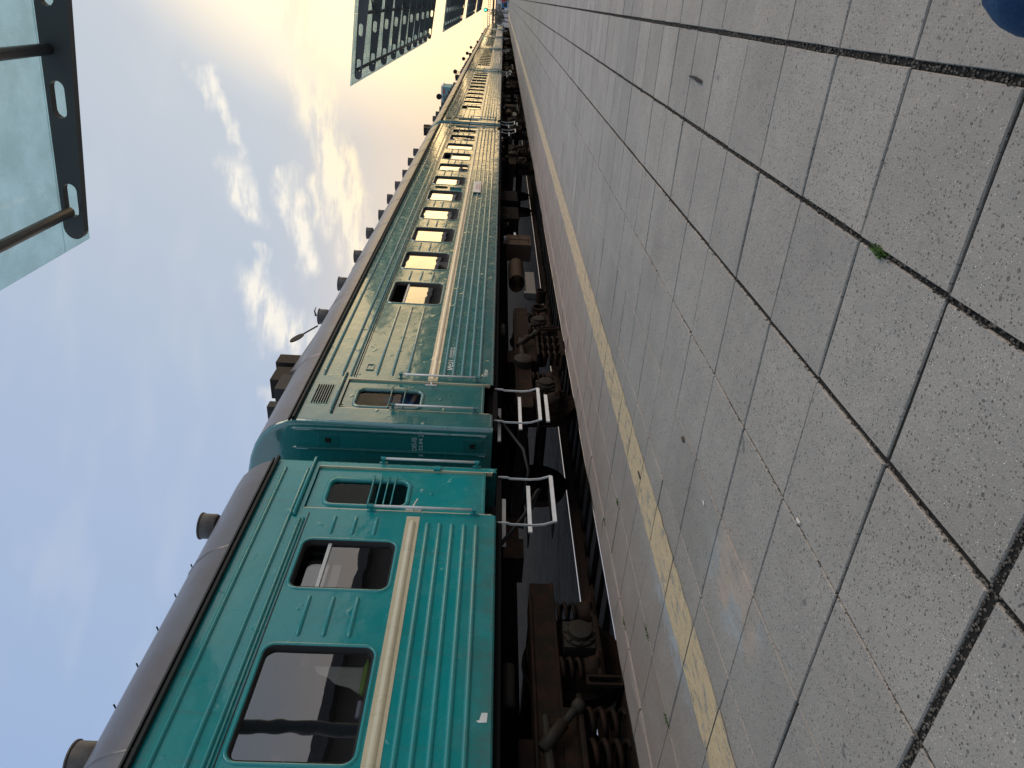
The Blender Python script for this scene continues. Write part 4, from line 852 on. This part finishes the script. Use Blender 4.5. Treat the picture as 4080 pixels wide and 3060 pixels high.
# far walker in a red jacket
rp = thing('person', 'person in a red jacket and black trousers walking far down the platform', 'person', (-.62, 142, 0))
def zr(c): return 0 if .86 < c.z < 1.45 else (1 if c.z < .86 else 2)
human('person', rp, (0, 0, .93), (0, 0, 1.62), [((-.1, 0, .88), (-.11, -.12, .50), (-.11, -.02, .09), (-.11, -.16, .04)), ((.1, 0, .88), (.11, .06, .48), (.11, .22, .09), (.11, .08, .04))],
      [((-.20, 0, 1.36), (-.28, .03, 1.10), (-.27, -.12, .90), (0, -.2, -1), (0, -1, 0), (1, 0, 0)), ((.20, 0, 1.36), (.28, .05, 1.10), (.27, .12, .88), (0, .2, -1), (0, -1, 0), (-1, 0, 0))],
      [(-.19, 0, 1.40), (.19, 0, 1.40)], ['jacket_red', 'trousers_black', 'skin'], zr, Vector((0, -1, 0)), 'hair_dark')

# ------------------------------------------------------------------ far end of the station
sg = thing('signal_mast', 'railway signal showing green on a thin mast beyond the platform', 'railway signal', (-2.3, 150, 0))
MB().tube([(0, 0, 0), (0, 0, 4.1)], .05, 8).obj('mast', 'post_grey', sg, smooth=True)
q = MB().lathe((0, .1, 4.35), (0, -1, 0), [(.36, 0), (.36, .06)], 20).box(-.2, .2, -.05, .12, 4.0, 4.75); q.obj('signal_head', 'signal_black', sg)
MB().lathe((0, -.06, 4.40), (0, -1, 0), [(.17, 0), (.17, .02), (.06, .06)], 16).obj('green_lamp', 'signal_green', sg)
MB().lathe((0, -.06, 4.05), (0, -1, 0), [(.10, 0), (.10, .02), (.04, .04)], 16).obj('unlit_lamp', 'window_dark', sg)
ga = thing('catenary_gantry', 'black lattice gantry spanning the tracks beyond the train', 'gantry', (0, 220, 0))
for z in (5.25, 4.68): MB().box(-14, 14, -.12, .12, z - .07, z + .07).obj('chord', 'gantry_black', ga)
for k in range(50): MB().bar((-14 + k * .57, 0, 4.70), (-14 + k * .57, 0, 5.23), .10, .16, (0, 1, 0)).obj('lattice_strut', 'gantry_black', ga)
for x in (-14, 14): MB().box(x - .2, x + .2, -.2, .2, -.6, 6.0).obj('leg', 'gantry_black', ga)
for z in (5.9, 6.25): MB().box(-60, 60, -.03, .03, z, z + .05).obj('wire', 'gantry_brown', ga)
fb = thing('footbridge', 'brown footbridge deck crossing low behind the gantry', 'footbridge', (0, 260, 0))
MB().box(-40, 40, -1, 1, 3.95, 4.5).obj('deck', 'gantry_brown', fb); MB().box(-40, 40, -1.02, -.98, 4.52, 4.60).obj('handrail', 'gantry_black', fb)
for x in (-38, 0.8, 38): MB().box(x - .3, x + .3, -.3, .3, -.6, 3.95).obj('pier', 'gantry_brown', fb)
kk = thing('kiosk', 'small blue and white kiosk beyond the platform end', 'kiosk', (-1.5, 176, -.6)); kk.scale = (.62, .62, .85)
MB().box(-.9, .9, -1, 1, 0, 2.5).obj('wall', 'kiosk_blue', kk, bevel=.02); MB().box(-1.1, 1.1, -1.2, 1.2, 2.5, 2.65).obj('roof', 'kiosk_white', kk); MB().box(-.6, .6, -1.03, -1.0, 1.1, 2.0).obj('window', 'window_dark', kk); MB().box(-.95, .95, -1.04, -1.0, .75, .95).obj('counter', 'kiosk_white', kk)
def lamp(x, y, h, lab):
    t = thing('lamp_post', lab, 'lamp post', (x, y, -.6), 0, 'far lamp posts'); MB().tube([(0, 0, 0), (0, 0, h)], .07, 8).obj('post', 'post_grey', t); MB().lathe((0, 0, h), (0, 0, 1), [(.1, -.1), (.35, 0), (.38, .1), (.1, .25)], 14).obj('lamp_head', 'post_grey', t)
for x, y, h in ((-3.0, 200, 4.4), (-.6, 212, 4.8), (-2.0, 240, 3.6)): lamp(x, y, h, 'thin grey lamp post far beyond the platform end')
def tree(x, y, h, r, lab, seed):
    q = random.Random(seed); t = thing('tree', lab, 'tree', (x, y, -.6), 0, 'trees beyond the station')
    tr = MB().tube([(0, 0, 0), (.05, 0, h * .3), (0, .05, h * .55), (0, 0, h * .85)], [.16, .13, .09, .04], 8)
    for k in range(6): a = q.uniform(0, 6.3); tr.tube([(0, 0, h * (.35 + .07 * k)), (cos(a) * r * .5, sin(a) * r * .5, h * (.5 + .06 * k)), (cos(a) * r * .8, sin(a) * r * .8, h * (.56 + .06 * k))], [.06, .04, .02], 6)
    tr.obj('trunk', 'bark', t); b = MB()
    cl = [Vector((q.gauss(0, r * .42), q.gauss(0, r * .42), h * .66 + q.gauss(0, h * .15))) for _ in range(26)]
    for c0 in cl:
        for k in range(46):
            p = c0 + Vector((q.gauss(0, r * .16), q.gauss(0, r * .16), q.gauss(0, r * .16))); d = Vector((q.gauss(0, 1), q.gauss(0, 1), q.gauss(0, 1))).normalized() * .16; s_ = d.orthogonal().normalized() * .08; b.add([p - s_, p + d, p + s_], [(0, 1, 2)])
    b.obj('crown', 'leaf', t, fix=False)
for i, (x, y, h, r) in enumerate(((-3.6, 206, 4.6, 1.3), (-4.9, 215, 3.9, 1.1), (-6.2, 228, 4.4, 1.6), (-7.6, 222, 5.0, 1.6), (-2.4, 236, 3.4, 1.0))): tree(x, y, h, r, 'small bushy tree beyond the far end of the train', 40 + i)
pb = thing('building', 'long pale plastered building closing the view behind the footbridge', 'building', (-10, 330, -.6))
MB().box(-30, 40, 0, 12, 0, 4.6).obj('wall', 'plaster_pale', pb); MB().box(-30.3, 40.3, -.3, 12.3, 4.6, 4.9).obj('roof', 'zinc', pb)
wm = MB().box(-.6, .6, -.05, .05, 1.2, 2.6).mesh('window', 'window_dark')
for k in range(20): link('window', wm, pb, (-28 + k * 3.4, 0, 0))
tw = thing('building', 'tall grey teal block rising behind the train roof', 'building', (-24.3, 200, -.6))
MB().box(-3.0, 2.9, 0, 8, 0, 16.4).obj('wall', 'tower_teal', tw); MB().box(-3.15, 3.05, -.15, 8.15, 16.4, 16.8).obj('roof', 'plaster_pale', tw); MB().box(1.2, 2.4, -.08, -.0, 15.8, 16.2).obj('fascia', 'board_red', tw)
w2 = MB().box(-.35, .35, -.04, .04, 0, 1.3).mesh('window', 'window_dark')
for r_ in range(5):
    for k in range(5): link('window', w2, tw, (-2.4 + k * 1.18, 0, 1.6 + r_ * 2.75))

# station hall on the far side of the platform, out of the picture but mirrored in the carriage windows
hb = thing('building', 'long low station hall with dark glazing across the platform', 'building', (26, 20, -.03))
MB().box(0, 12, 0, 150, 0, 8.6).obj('wall', 'hall_stone', hb); MB().box(-1.2, 12.6, -.6, 150.6, 8.6, 9.2).obj('roof', 'canopy_steel', hb)
hw = MB().box(-.06, .02, -1.6, 1.6, .7, 7.2).mesh('window', 'window_dark')
for k in range(34): link('window', hw, hb, (0, 3 + k * 4.4, 0))

# litter on the slabs
def litter(name, label, cat, x, y, pts, h, m_):
    b = MB(); n_ = len(pts); b.loft([[(x + a, y + c, .004) for a, c in pts], [(x + a * .9, y + c * .95, .004 + h) for a, c in pts]]); b.f.append(tuple(n_ + i for i in range(n_))); b.obj(name, m_, label=label, category=cat)
litter('twig', 'thin dark twig lying on the slabs beside the widest joint', 'twig', -.349, 4.5, [(-.012, -.16), (.004, -.14), (.010, .0), (.004, .15), (-.004, .16), (-.004, .02), (-.016, -.06)], .006, 'trousers_black')
litter('splinter', 'small black splinter lying on the yellow line', 'splinter', -2.956, 4.2, [(-.007, -.045), (.007, -.045), (.008, .045), (-.006, .045)], .006, 'trousers_black')
litter('paper_scrap', 'tiny white paper scrap on the slabs near the yellow line', 'paper scrap', -2.2, 2.906, [(-.006, -.016), (.006, -.012), (.008, .014), (-.004, .016)], .002, 'white_paint')
litter('cigarette_butt', 'pale cigarette butt on the slabs well clear of the yellow line', 'cigarette butt', -1.575, 1.998, [(-.004, -.014), (.004, -.014), (.004, .014), (-.004, .014)], .006, 'white_paint')
litter('dry_leaf', 'curled brown dry leaf in a joint between slabs', 'dry leaf', -2.141, 3.415, [(-.012, -.02), (.004, -.024), (.014, .0), (.006, .022), (-.01, .018)], .008, 'bark')
